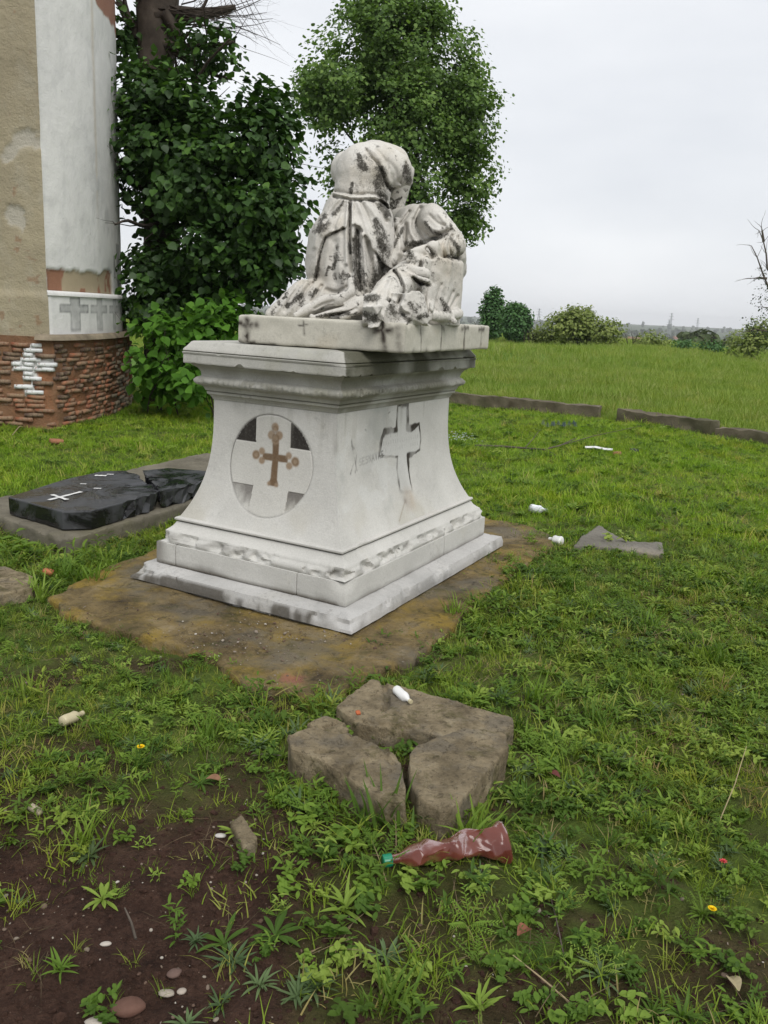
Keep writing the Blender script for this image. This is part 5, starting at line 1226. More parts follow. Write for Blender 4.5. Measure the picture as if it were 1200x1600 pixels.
def crown(name, lobes, n_clump, per, spread, lsize, material, parent, seed, gap=.0, droop=.6, inner=.35, flat=.6, gs_=2.6, core=0.0):
    """leaves in clumps through a set of ellipsoid lobes (centre, radii, weight)"""
    r_ = np.random.default_rng(seed); w = np.array([l[2] for l in lobes], float); w /= w.sum(); P = []; C = []
    for (c, rad, _), k in zip(lobes, r_.multinomial(n_clump, w)):
        d = r_.normal(size=(k, 3)); d /= np.linalg.norm(d, axis=1, keepdims=True); u = r_.uniform(0, 1, k) ** inner
        P.append(np.array(c) + d * u[:, None] * np.array(rad)); C.append(np.repeat(np.array(c)[None], k, 0))
    P = np.concatenate(P); C = np.concatenate(C)
    if gap: keep = (vnoise(P, 1.0 / (spread * gs_), seed + 5) > -1 + gap * 2) | (np.linalg.norm((P - C), axis=1) < core * np.linalg.norm((P - C), axis=1).max() * r_.uniform(.3, 1.0, len(P))); P, C = P[keep], C[keep]
    out = P - C; out /= np.linalg.norm(out, axis=1, keepdims=True) + 1e-9
    tone = r_.uniform(0, 1, len(P)); m = r_.poisson(per, len(P)); idx = np.repeat(np.arange(len(P)), m); n = len(idx)
    off = r_.normal(size=(n, 3)) * spread * np.array([1, 1, flat]); pos = P[idx] + off
    nrm = out[idx] * .7 + np.array([0, 0, .9]) + r_.normal(size=(n, 3)) * .55; tip = out[idx] * .6 + r_.normal(size=(n, 3)) * .6 + np.array([0, 0, -droop])
    V, F = leaf_mesh(pos, nrm, tip, lsize * r_.uniform(.45, 1.35, n))
    t = np.clip(.5 * tone[idx] + .5 * r_.uniform(0, 1, n), 0, 1) ** 1.3; pc_ = np.repeat(t, 8)
    pt = np.stack([pc_, pc_, pc_, np.ones_like(pc_)], 1); base = np.array(parent.location); o = add_mesh(name, V, F, material, paint=pt); return child_world(o, parent), P
def px_lobe(px, py, rx, ry, Y, depth, w=None):
    c = at(px, py, Y); k = Y * .000767; return (c, (rx * k, depth, ry * k), w if w else rx * ry)
M['leaf_dark'] = leaf_material('dark lime leaves', [(0, (.020, .046, .012)), (.5, (.044, .100, .020)), (.85, (.085, .180, .030)), (1, (.15, .27, .045))], .5, .25, 'v', .3)
M['leaf_shrub'] = leaf_material('fresh sucker leaves', [(0, (.050, .120, .016)), (.5, (.095, .225, .028)), (1, (.18, .34, .055))], .45, .32, 'v')
M['leaf_mid'] = leaf_material('lime tree leaves', [(0, (.068, .118, .036)), (.5, (.135, .225, .058)), (1, (.23, .33, .09))], .55, .3, 'v')
M['leaf_round'] = leaf_material('clipped tree leaves', [(0, (.055, .125, .045)), (1, (.13, .25, .085))], .5, .2, 'v')
M['leaf_pale'] = leaf_material('pale bush leaves', [(0, (.15, .20, .05)), (1, (.31, .36, .11))], .5, .25, 'v')
M['leaf_far'] = leaf_material('far foliage', [(0, (.04, .065, .03)), (1, (.09, .12, .05))], .6, .15, 'inst')

# dark tree by the church
tb = (-3.75, 13.9, 0.0)
dark = empty('tree', tb); tag(dark, 'dark leafy lime tree with thick bare trunk beside the church', 'tree')
tr0 = Geo(); tr = Geo(); t0 = np.array(tb)
trunk = [t0 + (0, 0, -.2), t0 + (.02, 0, 1.5), t0 + (-.02, 0, 3.2), t0 + (-.06, 0, 5.0), t0 + (-.05, .1, 6.2), t0 + (-.1, .1, 8.0)]
tr0.tube(trunk, [.36, .30, .27, .26, .33, .24], 14)
rb2 = random.Random(3)
def limb(g, p0, d, L_, r0, n=6, bend=.35, rnd=rb2, tw=0):
    p = np.array(p0, float); d = np.array(d, float); pts = [p.copy()]; rad = [r0]
    for k in range(n):
        d = d + np.array([rnd.uniform(-bend, bend), rnd.uniform(-bend, bend), rnd.uniform(-bend, bend)]); d /= np.linalg.norm(d); p = p + d * L_ / n; pts.append(p.copy()); rad.append(r0 * (1 - (k + 1) / n * .75))
        if tw and rnd.random() < .8:
            for _ in range(tw): limb(g, p, d + np.array([rnd.uniform(-.9, .9), rnd.uniform(-.9, .9), rnd.uniform(-.6, .7)]), L_ * rnd.uniform(.3, .6), rad[-1] * .35, 4, .3, rnd)
    g.tube(pts, rad, 5); return pts
kn_ = [at(225, 40, 13.9), at(262, 55, 13.8), at(283, 20, 13.7), at(200, 25, 13.9), at(240, 90, 13.8)]
limb(tr, at(240, 62, 13.8), (1, -.2, -.25), 1.4, .09, 6, .25, rb2, 1); limb(tr, at(250, 70, 13.8), (1, -.2, -.5), 1.3, .07, 5, .2, rb2, 1); limb(tr, at(245, 30, 13.8), (1, -.1, .1), 1.2, .16, 4, .2, rb2, 1)
limb(tr, at(260, 20, 13.7), (.8, 0, -1), .7, .10, 4, .2); limb(tr, at(215, 45, 13.9), (-.6, -.1, .5), .9, .09, 5, .3, rb2, 1); limb(tr, at(212, 60, 13.9), (-.5, -.1, .9), .8, .07, 5, .3); limb(tr, at(256, 85, 13.8), (.5, -.2, -1), .5, .06, 4, .2)
for k in range(16): limb(tr, at(rb2.uniform(235, 290), rb2.uniform(5, 45), 13.7), (1, rb2.uniform(-.3, .1), rb2.uniform(-.35, .35)), rb2.uniform(.9, 2.0), .012, 7, .22, rb2, 1)
for k in range(9): limb(tr, at(rb2.uniform(300, 395), rb2.uniform(-20, 0), 13.2), (.5, 0, -.8), rb2.uniform(.4, .8), .006, 5, .25)
for k in range(12): limb(tr, t0 + (0, 0, rb2.uniform(1.5, 4.2)), (rb2.uniform(-.4, 1), rb2.uniform(-1, .2), rb2.uniform(-.1, .6)), rb2.uniform(1.2, 2.4), .05, 7, .3, rb2, 1)
tk = child_world(tr0.build('trunk', M['bark'], None, True), dark); tr.build('branches', M['bark'], tk, True)
lob = [px_lobe(256, 235, 62, 118, 13.3, .9), px_lobe(330, 290, 80, 110, 13.0, 1.0), px_lobe(410, 225, 44, 84, 12.5, .7), px_lobe(420, 330, 38, 60, 12.4, .6), px_lobe(330, 420, 120, 90, 13.0, 1.1), px_lobe(266, 430, 62, 105, 13.1, 1.0),
       px_lobe(410, 410, 40, 50, 12.7, .7), px_lobe(230, 150, 36, 55, 13.3, .6), px_lobe(440, 300, 26, 24, 12.4, .4), px_lobe(300, 200, 55, 60, 13.1, .7), px_lobe(440, 415, 24, 28, 12.8, .4)]
crown('crown', lob, 1500, 19, .15, .108, M['leaf_dark'], dark, 21, .44, .9, .40, .6, 4.2, .66)
crown('upper_foliage', [px_lobe(335, 85, 34, 30, 13.4, .35), px_lobe(300, 62, 30, 22, 13.5, .3), px_lobe(190, 55, 26, 45, 13.9, .4), px_lobe(345, 50, 18, 14, 13.3, .2), px_lobe(290, 110, 30, 25, 13.4, .35)], 150, 7, .11, .095, M['leaf_dark'], dark, 22, .2, .5, .5)
shr = empty('shrub', (-3.0, 12.0, 0)); tag(shr, 'bright green large leaved sucker shrub between church and pedestal', 'shrub')
g = Geo()
for k in range(10): limb(g, (-3.0 + rb2.uniform(-.5, .6), 12.1 + rb2.uniform(-.3, .3), -.05), (rb2.uniform(-.5, .5), rb2.uniform(-.6, .1), 1), rb2.uniform(.8, 1.4), .014, 6, .25)
child_world(g.build('stem', M['bark']), shr)
crown('foliage', [px_lobe(268, 560, 44, 60, 11.9, .5), px_lobe(300, 590, 36, 38, 11.7, .4), px_lobe(275, 515, 58, 32, 12.0, .5), px_lobe(335, 510, 42, 34, 12.1, .5), px_lobe(240, 585, 18, 38, 12.0, .4), px_lobe(320, 540, 40, 45, 12.0, .4), px_lobe(345, 480, 30, 25, 12.3, .3)], 300, 9, .14, .13, M['leaf_shrub'], shr, 23, .22, .9, .5)
# tall lime behind the sculpture
lb = (-.2, 28.0, 0.0); lime = empty('tree', lb); tag(lime, 'tall round crowned lime tree behind the sculpture', 'tree')
tr0 = Geo(); tr = Geo(); t0 = np.array(lb); tr0.tube([t0 + (0, 0, -.2), t0 + (.05, 0, 2), t0 + (0, 0, 4.5), t0 + (-.1, 0, 7), t0 + (-.1, 0, 9.5)], [.34, .27, .23, .15, .05], 10)
for k in range(26):
    z = rb2.uniform(2.2, 8.2); an = rb2.uniform(0, 6.28); limb(tr, t0 + (0, 0, z), (math.cos(an), math.sin(an), rb2.uniform(.3, 1.0)), rb2.uniform(1.5, 2.5), .085, 7, .28, rb2, 1)
tk = child_world(tr0.build('trunk', M['bark'], None, True), lime); tr.build('branches', M['bark'], tk, True)
lob = [px_lobe(600, 60, 75, 62, 28, 1.5), px_lobe(560, 125, 85, 75, 27.6, 1.9), px_lobe(665, 110, 78, 78, 28, 1.9), px_lobe(520, 165, 55, 62, 27.5, 1.4), px_lobe(715, 180, 60, 75, 28, 1.6), px_lobe(620, 200, 95, 85, 27.6, 2.2),
       px_lobe(535, 255, 36, 40, 27.6, 1.2, 900), px_lobe(715, 275, 55, 65, 28, 1.5), px_lobe(650, 300, 80, 62, 27.8, 1.8), px_lobe(570, 300, 45, 46, 28, 1.4, 1300), px_lobe(730, 335, 28, 40, 28, .8), px_lobe(575, 20, 35, 30, 28, .8), px_lobe(655, 25, 42, 36, 28, .9), px_lobe(482, 140, 18, 34, 27.6, .6, 400)]
crown('crown', lob, 4300, 21, .19, .112, M['leaf_mid'], lime, 31, .42, .6, .42, .55, 4.6, .32)
# bushes at the far edge of the field
def bush(name, base, lobes, n, per, spread, ls, mat_, lab, cat, seed, inner=.4, gap=.05, h=1.5):
    e = empty(name, base); tag(e, lab, cat); g = Geo(); b = np.array(base)
    for k in range(5): limb(g, b + (rb2.uniform(-.4, .4), 0, -.2), (rb2.uniform(-.5, .5), rb2.uniform(-.3, .3), 1), h, .07, 5, .2, rb2, 1)
    child_world(g.build('trunk', M['bark']), e); crown('crown', lobes, n, per, spread, ls, mat_, e, seed, gap, .4, inner)
def gz(x, y): return float(ground_h(np.array([x]), np.array([y]))[0])
bush('tree', (7.6, 66, gz(7.6, 66)), [px_lobe(770, 490, 15, 38, 66, 1.0)], 700, 9, .16, .19, M['leaf_round'], 'taller of two rounded dark green trees beyond the field', 'tree', 41, .3, 0, 2)
bush('tree', (8.75, 62, gz(8.75, 62)), [px_lobe(808, 505, 20, 27, 62, 1.0), px_lobe(803, 484, 10, 10, 62, .5)], 800, 9, .16, .19, M['leaf_round'], 'shorter rounded dark green tree right of its taller neighbour', 'tree', 42, .3, 0, 2)
bush('bush', (13.0, 60, gz(13, 60)), [px_lobe(905, 512, 42, 30, 60, 1.5), px_lobe(880, 515, 40, 24, 60, 1.3), px_lobe(940, 520, 34, 22, 60, 1.2), px_lobe(905, 492, 26, 14, 60, .8)], 900, 8, .20, .18, M['leaf_pale'], 'broad pale olive green bush beyond the field', 'bush', 43, .4, .1)
bush('bush', (9.9, 61, gz(9.9, 61)), [px_lobe(845, 527, 18, 12, 61, .6)], 120, 8, .16, .16, M['leaf_pale'], 'small low bush left of the broad olive bush', 'bush', 44)
bush('bush', (18.6, 66, gz(18.6, 66)), [px_lobe(1020, 535, 30, 14, 66, 1.0)], 170, 8, .2, .17, M['leaf_pale'], 'low pale bush in the middle of the field edge', 'bush', 45)
bush('bush', (22.5, 60, gz(22.5, 60)), [px_lobe(1110, 542, 22, 9, 60, .8), px_lobe(1070, 538, 14, 7, 60, .6)], 130, 8, .2, .16, M['leaf_round'], 'low dark green scrub at the field edge on the right', 'bush', 46)
bush('bush', (22.5, 50, gz(22.5, 50)), [px_lobe(1170, 535, 34, 22, 50, 1.0), px_lobe(1190, 520, 24, 22, 50, .8)], 330, 8, .17, .14, M['leaf_pale'], 'pale green bush at the right frame edge', 'bush', 47, .45, .15)
bt_ = empty('tree', (13.9, 29.6, gz(13.9, 29.6))); tag(bt_, 'sparse nearly bare tree reaching in at the right frame edge', 'tree'); g = Geo(); b = np.array(bt_.location)
g.tube([b, b + (.05, 0, 1.6), b + (-.1, 0, 3.4), b + (.1, 0, 5.2)], [.15, .12, .09, .04], 8)
for pts in ([(1248, 500), (1215, 475), (1200, 448), (1191, 425), (1183, 402), (1174, 384)], [(1245, 470), (1215, 440), (1199, 420), (1197, 396), (1193, 378), (1186, 360)], [(1193, 378), (1191, 362), (1190, 356)], [(1245, 530), (1215, 522), (1195, 517), (1180, 514), (1166, 519)], [(1198, 435), (1185, 434), (1176, 435)], [(1240, 490), (1210, 482), (1192, 480)]):
    P = [at(x, y, 29.6) for x, y in pts]; g.tube(P, list(np.linspace(.05, .012, len(P))), 5)
    for p in P[1:]:
        for _ in range(2): limb(g, p, (rb2.uniform(-1, .4), rb2.uniform(-.5, .5), rb2.uniform(-.3, .9)), rb2.uniform(.25, .6), .010, 4, .3)
child_world(g.build('trunk', M['twig']), bt_)
crown('crown', [px_lobe(1185, 515, 18, 18, 29.6, .4), px_lobe(1195, 470, 14, 26, 29.6, .4), px_lobe(1188, 428, 14, 14, 29.6, .3), px_lobe(1178, 498, 10, 10, 29.6, .3)], 90, 4, .10, .06, M['leaf_far'], bt_, 51, .1)

# ------------------------------------------------------------------ far land: woods, houses, pylons
def scatter(name, templates, pts, rot, scl, idx, label=None, cat=None, kind='stuff'):
    me = bpy.data.meshes.new(name); me.vertices.add(len(pts)); me.vertices.foreach_set('co', np.asarray(pts, np.float32).ravel())
    for nm, ty, data, key in (('rot', 'FLOAT_VECTOR', rot, 'vector'), ('scl', 'FLOAT', scl, 'value'), ('idx', 'INT', idx, 'value')):
        a = me.attributes.new(nm, ty, 'POINT'); a.data.foreach_set(key, np.asarray(data, np.int32 if ty == 'INT' else np.float32).ravel())
    o = bpy.data.objects.new(name, me); COL.objects.link(o); col = bpy.data.collections.new(name + '_kinds')
    for k, t_ in enumerate(templates):
        t_.name = '%s_kind_%02d' % (name, k)
        for c_ in list(t_.users_collection): c_.objects.unlink(t_)
        col.objects.link(t_)
    ng = bpy.data.node_groups.new(name, 'GeometryNodeTree'); ng.interface.new_socket('Geometry', in_out='INPUT', socket_type='NodeSocketGeometry'); ng.interface.new_socket('Geometry', in_out='OUTPUT', socket_type='NodeSocketGeometry')
    n = ng.nodes; gi = n.new('NodeGroupInput'); go = n.new('NodeGroupOutput'); ip = n.new('GeometryNodeInstanceOnPoints'); ci = n.new('GeometryNodeCollectionInfo'); ci.inputs['Collection'].default_value = col
    ci.inputs['Separate Children'].default_value = True; ci.inputs['Reset Children'].default_value = True; ip.inputs['Pick Instance'].default_value = True
    def na(nm, ty): x = n.new('GeometryNodeInputNamedAttribute'); x.data_type = ty; x.inputs['Name'].default_value = nm; return x.outputs[0]
    ng.links.new(gi.outputs[0], ip.inputs['Points']); ng.links.new(ci.outputs[0], ip.inputs['Instance']); ng.links.new(na('idx', 'INT'), ip.inputs['Instance Index']); ng.links.new(na('rot', 'FLOAT_VECTOR'), ip.inputs['Rotation']); ng.links.new(na('scl', 'FLOAT'), ip.inputs['Scale']); ng.links.new(ip.outputs[0], go.inputs[0])
    m_ = o.modifiers.new('scatter', 'NODES'); m_.node_group = ng
    tag(o, label, cat, kind=kind); return o
def tmpl(V, F, material, smooth=False): return add_mesh('template', V, F, material, smooth=smooth)
ft = []
for k in range(3):
    r_ = np.random.default_rng(60 + k); d = r_.normal(size=(420, 3)); d /= np.linalg.norm(d, axis=1, keepdims=True); pos = d * (r_.uniform(0, 1, (420, 1)) ** .4) * np.array([3.2, 3.2, 4.2 - k * .8]) + np.array([0, 0, 5.0 - k * .8])
    V, F = leaf_mesh(pos, d + r_.normal(size=d.shape) * .4 + (0, 0, .5), r_.normal(size=d.shape), r_.uniform(.9, 1.7, 420)); ft.append(tmpl(V, F, M['leaf_far']))
r_ = np.random.default_rng(5); n = 2600; yy = np.exp(r_.uniform(math.log(150), math.log(3200), n)); xx = r_.uniform(-.75, .75, n) * yy + yy * .1
keep = (vnoise(P3(xx / yy * 12, np.log(yy) * 5.0), 1.0, 71) > -.05) | (yy > 1500); xx, yy = xx[keep], yy[keep]; n = len(xx)
scatter('far_woodland', ft, np.stack([xx, yy, ground_h(xx, yy) - .4], 1), np.stack([np.zeros(n), np.zeros(n), r_.uniform(0, 6.28, n)], 1), r_.uniform(.7, 1.25, n) * np.where(yy > 1200, 1.25, 1.0), r_.integers(0, 3, n), 'distant hazy woodland across the valley', 'woodland')
N = Nodes('far house wall'); M['farwall'] = N.done(N.bsdf((.62, .60, .56), .9)); M['farroof'] = simple('far roof', (.22, .12, .09), .9, 0, 3, .2); M['steel'] = simple('galvanised steel', (.25, .26, .27), .6, 0, 3, .1)
M['farglass'] = simple('far window', (.05, .06, .07), .3)
for k, (px, Y, w, lab) in enumerate(((1000, 700, 16, 'tiny pale farmhouse in the valley left of the tall pylon'), (938, 640, 12, 'tiny pale house just right of the olive bush top'), (1075, 900, 26, 'long pale shed in the far valley'), (985, 620, 10, 'tiny pale cottage in the far valley tree line'))):
    e_ = at(px, 500, Y); x_ = e_[0]; z_ = gz(x_, Y); ho = empty('house', (x_, Y, z_)); tag(ho, lab, 'house'); g = Geo(); g.box((0, 0, 3), (w, 8, 7)); g.build('house_wall', M['farwall'], ho)
    add_mesh('roof', [(-w / 2 - .5, -4.6, 6.4), (w / 2 + .5, -4.6, 6.4), (w / 2 + .5, 0, 9), (-w / 2 - .5, 0, 9), (w / 2 + .5, 4.6, 6.4), (-w / 2 - .5, 4.6, 6.4)], [(0, 1, 2, 3), (3, 2, 4, 5), (0, 3, 5), (1, 4, 2)], M['farroof'], ho)
    for q_ in range(3):
        g = Geo(); g.box((-w / 3 + q_ * w / 3, -4.03, 3.4), (1.4, .1, 1.8)); wi = g.build('window', M['farwall'], ho); g = Geo(); g.box((-w / 3 + q_ * w / 3, -4.09, 3.4), (1.1, .04, 1.5)); g.build('pane', M['farglass'], wi)
for k, (px, top, Y, lab) in enumerate(((843, 482, 900, 'faint lattice pylon between round tree and olive bush'), (1050, 489, 1000, 'faint leaning lattice pylon in the hazy distance'), (1046, 500, 1100, 'faint short lattice pylon left of the tall distant one'), (1091, 497, 1200, 'faint lattice pylon furthest right in the valley'))):
    t_ = at(px, top, Y); x_ = t_[0]; z_ = gz(x_, Y); h_ = t_[2] - z_; py_ = empty('pylon', (x_, Y, z_)); tag(py_, lab, 'pylon')
    for sx_, sy_ in ((-1, -1), (1, -1), (1, 1), (-1, 1)):
        g = Geo(); g.tube([(2.2 * sx_, 2.2 * sy_, -1), (.3 * sx_, .3 * sy_, h_)], [.16, .12], 4); g.build('leg', M['steel'], py_)
    g = Geo()
    for q_ in range(9):
        a, b2 = q_ / 9, (q_ + 1) / 9; wa, wb_ = 2.2 - 1.9 * a, 2.2 - 1.9 * b2; g.tube([(-wa, -wa, a * h_), (wb_, -wb_, b2 * h_)], [.09, .09], 4); g.tube([(wa, -wa, a * h_), (-wb_, -wb_, b2 * h_)], [.09, .09], 4)
    g.build('bracing', M['steel'], py_)
    for q_, zz in enumerate((.78, .88, .97)):
        g = Geo(); g.tube([(-4 + q_, 0, h_ * zz), (0, 0, h_ * zz + .4), (4 - q_, 0, h_ * zz)], [.1, .16, .1], 4); g.build('crossarm', M['steel'], py_)

# ------------------------------------------------------------------ ground plants
def blade(V, F, base, az, L_, w, el, droop, n=4, shape='grass', roll=0.0):
    """one leaf as a bent strip with a keel"""
    o = len(V); p = np.array(base, float); ca, sa = math.cos(az), math.sin(az); side = np.array([-sa, ca, 0.]); e = el
    for k in range(n + 1):
        t = k / n
        if shape == 'grass': ww = w * (1 - t) ** .6 * (1 if t > .05 else .8)
        elif shape == 'lance': ww = w * (math.sin(math.pi * min(1, .12 + t * .9)) ** .8 if t < 1 else 0.02)
        else: ww = w * (math.sin(math.pi * (t ** 1.25)) ** .7 if 0 < t < 1 else .12)
        d = np.array([ca * math.cos(e), sa * math.cos(e), math.sin(e)]); up = np.array([-ca * math.sin(e), -sa * math.sin(e), math.cos(e)])
        V.append(p - side * ww / 2 + up * ww * .18); V.append(p - up * ww * .05); V.append(p + side * ww / 2 + up * ww * .18)
        p = p + d * L_ / n; e -= droop / n
    for k in range(n):
        a = o + k * 3; F.append((a, a + 1, a + 4, a + 3)); F.append((a + 1, a + 2, a + 5, a + 4))
rp = random.Random(17)
def plant(kind, seed):
    r = random.Random(seed); V, F = [], []
    if kind == 'grass':
        for k in range(r.randint(13, 18)): blade(V, F, (r.gauss(0, .016), r.gauss(0, .016), -.01), r.uniform(0, 6.28), r.uniform(.05, .125), r.uniform(.0028, .0050), r.uniform(.7, 1.5), r.uniform(.3, 1.5), 4)
    elif kind == 'turf':
        for k in range(26): blade(V, F, (r.gauss(0, .045), r.gauss(0, .045), -.01), r.uniform(0, 6.28), r.uniform(.03, .075), r.uniform(.0035, .006), r.uniform(.5, 1.45), r.uniform(.2, 1.3), 3)
    elif kind == 'lance':
        m = r.randint(14, 20)
        for k in range(m): blade(V, F, (r.gauss(0, .006), r.gauss(0, .006), .0), k * 2.4 + r.uniform(-.3, .3), r.uniform(.04, .085), r.uniform(.0065, .0105), r.uniform(.15, 1.1), r.uniform(.3, 1.2), 5, 'lance')
    elif kind == 'upright':
        for st in range(r.randint(2, 4)):
            bx, by, h = r.gauss(0, .02), r.gauss(0, .02), r.uniform(.06, .13); blade(V, F, (bx, by, -.01), r.uniform(0, 6), h, .003, 1.45, .15, 3)
            for k in range(int(h / .011)): blade(V, F, (bx, by, .01 + k * .010), k * 2.4 + r.uniform(-.4, .4), r.uniform(.026, .05) * (1 - .3 * k * .011 / h), r.uniform(.006, .010), r.uniform(.2, .9), r.uniform(.2, .9), 4, 'lance')
    elif kind == 'oval':
        for st in range(r.randint(5, 8)):
            az = r.uniform(0, 6.28); bx, by = r.gauss(0, .02), r.gauss(0, .02); L_ = r.uniform(.03, .07); blade(V, F, (bx, by, -.005), az, L_, .0025, r.uniform(.3, 1.2), .5, 3)
            for q_ in range(r.randint(3, 6)):
                f_ = r.uniform(.3, 1.0); blade(V, F, (bx + math.cos(az) * L_ * f_ * .8, by + math.sin(az) * L_ * f_ * .8, .008 + L_ * f_ * .5), r.uniform(0, 6.28), r.uniform(.016, .032), r.uniform(.010, .018), r.uniform(-.2, .7), r.uniform(.2, .8), 4, 'oval')
    elif kind == 'rosette':
        m = r.randint(9, 13)
        for k in range(m):
            az = k * 6.28 / m + r.uniform(-.3, .3); L_ = r.uniform(.06, .11); blade(V, F, (0, 0, .002), az, L_, r.uniform(.014, .022), r.uniform(.15, .7), r.uniform(.3, .9), 5, 'oval')
    elif kind == 'feather':
        for k in range(r.randint(7, 10)):
            az = r.uniform(0, 6.28); L_ = r.uniform(.06, .11); e = r.uniform(.5, 1.2); blade(V, F, (0, 0, -.005), az, L_, .002, e, .7, 4)
            for q_ in range(14):
                f_ = .2 + .8 * q_ / 14; blade(V, F, (math.cos(az) * math.cos(e * .8) * L_ * f_, math.sin(az) * math.cos(e * .8) * L_ * f_, math.sin(e * .8) * L_ * f_), az + (1.1 if q_ % 2 else -1.1), .016 * (1.15 - f_ * .6), .0035, .3, .4, 2, 'lance')
    elif kind == 'straw':
        for k in range(7): blade(V, F, (r.gauss(0, .03), r.gauss(0, .03), .004), r.uniform(0, 6.28), r.uniform(.05, .13), r.uniform(.0015, .003), r.uniform(.0, .5), r.uniform(0, .5), 3)
    elif kind == 'tall':
        for k in range(44): blade(V, F, (r.gauss(0, .15), r.gauss(0, .15), -.02), r.uniform(0, 6.28), r.uniform(.10, .30), r.uniform(.006, .013), r.uniform(.8, 1.5), r.uniform(.3, 1.4), 3)
    elif kind == 'broad':
        for k in range(r.randint(28, 36)): blade(V, F, (r.gauss(0, .028), r.gauss(0, .022), -.01), r.uniform(0, 6.28), r.uniform(.08, .17), r.uniform(.006, .011), r.uniform(.75, 1.5), r.uniform(.2, 1.0), 5, 'lance')
    return np.array(V), np.array(F)
GR = [(0, (.13, .235, .018)), (.35, (.205, .345, .027)), (.7, (.28, .415, .038)), (.9, (.35, .42, .075)), (1, (.43, .37, .14))]
M['grass'] = leaf_material('lawn grass', GR, .5, .28)
M['grass_near'] = leaf_material('weedy grass', [(p_, tuple(x_ * k_ for x_, k_ in zip(c_, (.80, .72, .95)))) for p_, c_ in GR], .5, .28)
M['weed'] = leaf_material('weed leaves', [(0, (.062, .118, .020)), (.4, (.110, .192, .028)), (.75, (.17, .27, .040)), (1, (.27, .36, .07))], .5, .28)
M['greyweed'] = leaf_material('grey green weed leaves', [(0, (.065, .11, .045)), (1, (.13, .19, .08))], .5, .2)
M['dry'] = leaf_material('dry grass', [(0, (.10, .075, .045)), (1, (.26, .20, .12))], .7, .15)
M['fieldgrass'] = leaf_material('tall field grass', [(0, (.16, .245, .036)), (.5, (.23, .32, .055)), (.85, (.29, .355, .09)), (1, (.37, .37, .16))], .5, .28)
near_t = [tmpl(*plant('grass', 1), M['grass_near']), tmpl(*plant('grass', 2), M['grass_near']), tmpl(*plant('turf', 3), M['grass_near']), tmpl(*plant('turf', 4), M['grass_near']), tmpl(*plant('lance', 5), M['weed']), tmpl(*plant('lance', 6), M['greyweed']), tmpl(*plant('upright', 7), M['weed']),
          tmpl(*plant('upright', 8), M['weed']), tmpl(*plant('oval', 9), M['weed']), tmpl(*plant('oval', 10), M['weed']), tmpl(*plant('rosette', 11), M['weed']), tmpl(*plant('feather', 12), M['weed']), tmpl(*plant('straw', 13), M['dry']), tmpl(*plant('straw', 14), M['dry']), tmpl(*plant('broad', 15), M['weed'])]
STEP = [[on_ground(px, py)[:2] for px, py in P_] for P_ in ([(447, 1200), (452, 1160), (500, 1128), (548, 1146), (600, 1170), (630, 1195), (636, 1262), (600, 1262), (520, 1235)], [(525, 1108), (580, 1068), (700, 1096), (800, 1120), (800, 1150), (690, 1155), (640, 1145), (560, 1136)], [(642, 1180), (690, 1155), (790, 1155), (795, 1185), (705, 1285), (650, 1280)])]
tomb = [tuple(np.array(p) + (np.array(p) - np.mean(kerb_poly, 0)) * .0) for p in kerb_poly]
FLAG = [[on_ground(px, py)[:2] for px, py in P_] for P_ in ([(898, 852), (936, 822), (985, 846), (1036, 849), (1034, 872), (960, 858)], [(-30, 884), (52, 899), (60, 912), (-30, 934)])]
CH = [(x + nx_ * .12, y + ny_ * .12) for x, y, nx_, ny_ in zip(*cpos(np.linspace(0.02, CS[-1] - .02, 60)))] 
def free(x, y, m=0.0):
    ok = ~inpoly(x, y, pj) | (poly_sdf(x, y, pj) > -.05 - .24 * sstep(.05, .6, vnoise(P3(x, y), 3.3, 88)))
    for p in STEP + [tomb] + FLAG + [CH]: ok &= ~inpoly(x, y, p)
    return ok
r_ = np.random.default_rng(77)
def put_plants(name, y0, y1, dens_, weights, smin, smax, templates, keepf, label, power=1.0):
    # density per square metre, sampled over the wedge in view with a margin at each side
    A_ = .62 * (y1 ** 2 - y0 ** 2) + 1.4 * (y1 - y0); n = int(A_ * dens_); y = np.sqrt(r_.uniform(y0 ** 2, y1 ** 2, n)); x = r_.uniform(-1, 1, n) * (.62 * y + .7)
    k = free(x, y) & (r_.uniform(0, 1, n) < keepf(x, y)); x, y = x[k], y[k]; n = len(x); p = P3(x, y)
    idx = np.zeros(n, int); W = np.stack([np.full(n, float(w_)) if not callable(w_) else w_(x, y) for w_ in weights], 1); W = np.clip(W, 0, None); W /= W.sum(1, keepdims=True)
    u = r_.uniform(0, 1, n); idx = (u[:, None] > np.cumsum(W, 1)).sum(1).clip(0, len(weights) - 1)
    s = r_.uniform(smin, smax, n) * (1 + .35 * vnoise(p, 1.4, 91)) * (1 + 1.1 * np.exp(-((x + 2.0) / .45) ** 2 - ((y - 4.95) / .4) ** 2) + .7 * np.exp(-((x - .75) / .3) ** 2 - ((y - 4.6) / .5) ** 2) + .5 * np.exp(-((x + .35) / .35) ** 2 - ((y - 3.15) / .2) ** 2))
    scatter(name, templates, np.stack([x, y, ground_h(x, y) + .002], 1), np.stack([r_.normal(0, .12, n), r_.normal(0, .12, n), r_.uniform(0, 6.28, n)], 1), s, idx, label, 'grass')
    return n
lush = lambda x, y: sstep(-.1, .5, vnoise(P3(x, y), 1.1, 92))
kn0 = lambda x, y: (1 - .80 * bare(x, y)) * (1 - sstep(4.9, 7.0, y)) * (.55 + .45 * sstep(-.5, .2, vnoise(P3(x, y), 3.0, 93)))
dryp = lambda x, y: .35 + 2.6 * sstep(.1, .5, fbm(P3(x, y), 2.2, 97, 3))
w_near = [.9, .9, 1.9, 1.9, .45, .35, .95, .95, 1.5, 1.5, .2, .5, dryp, dryp, .06]
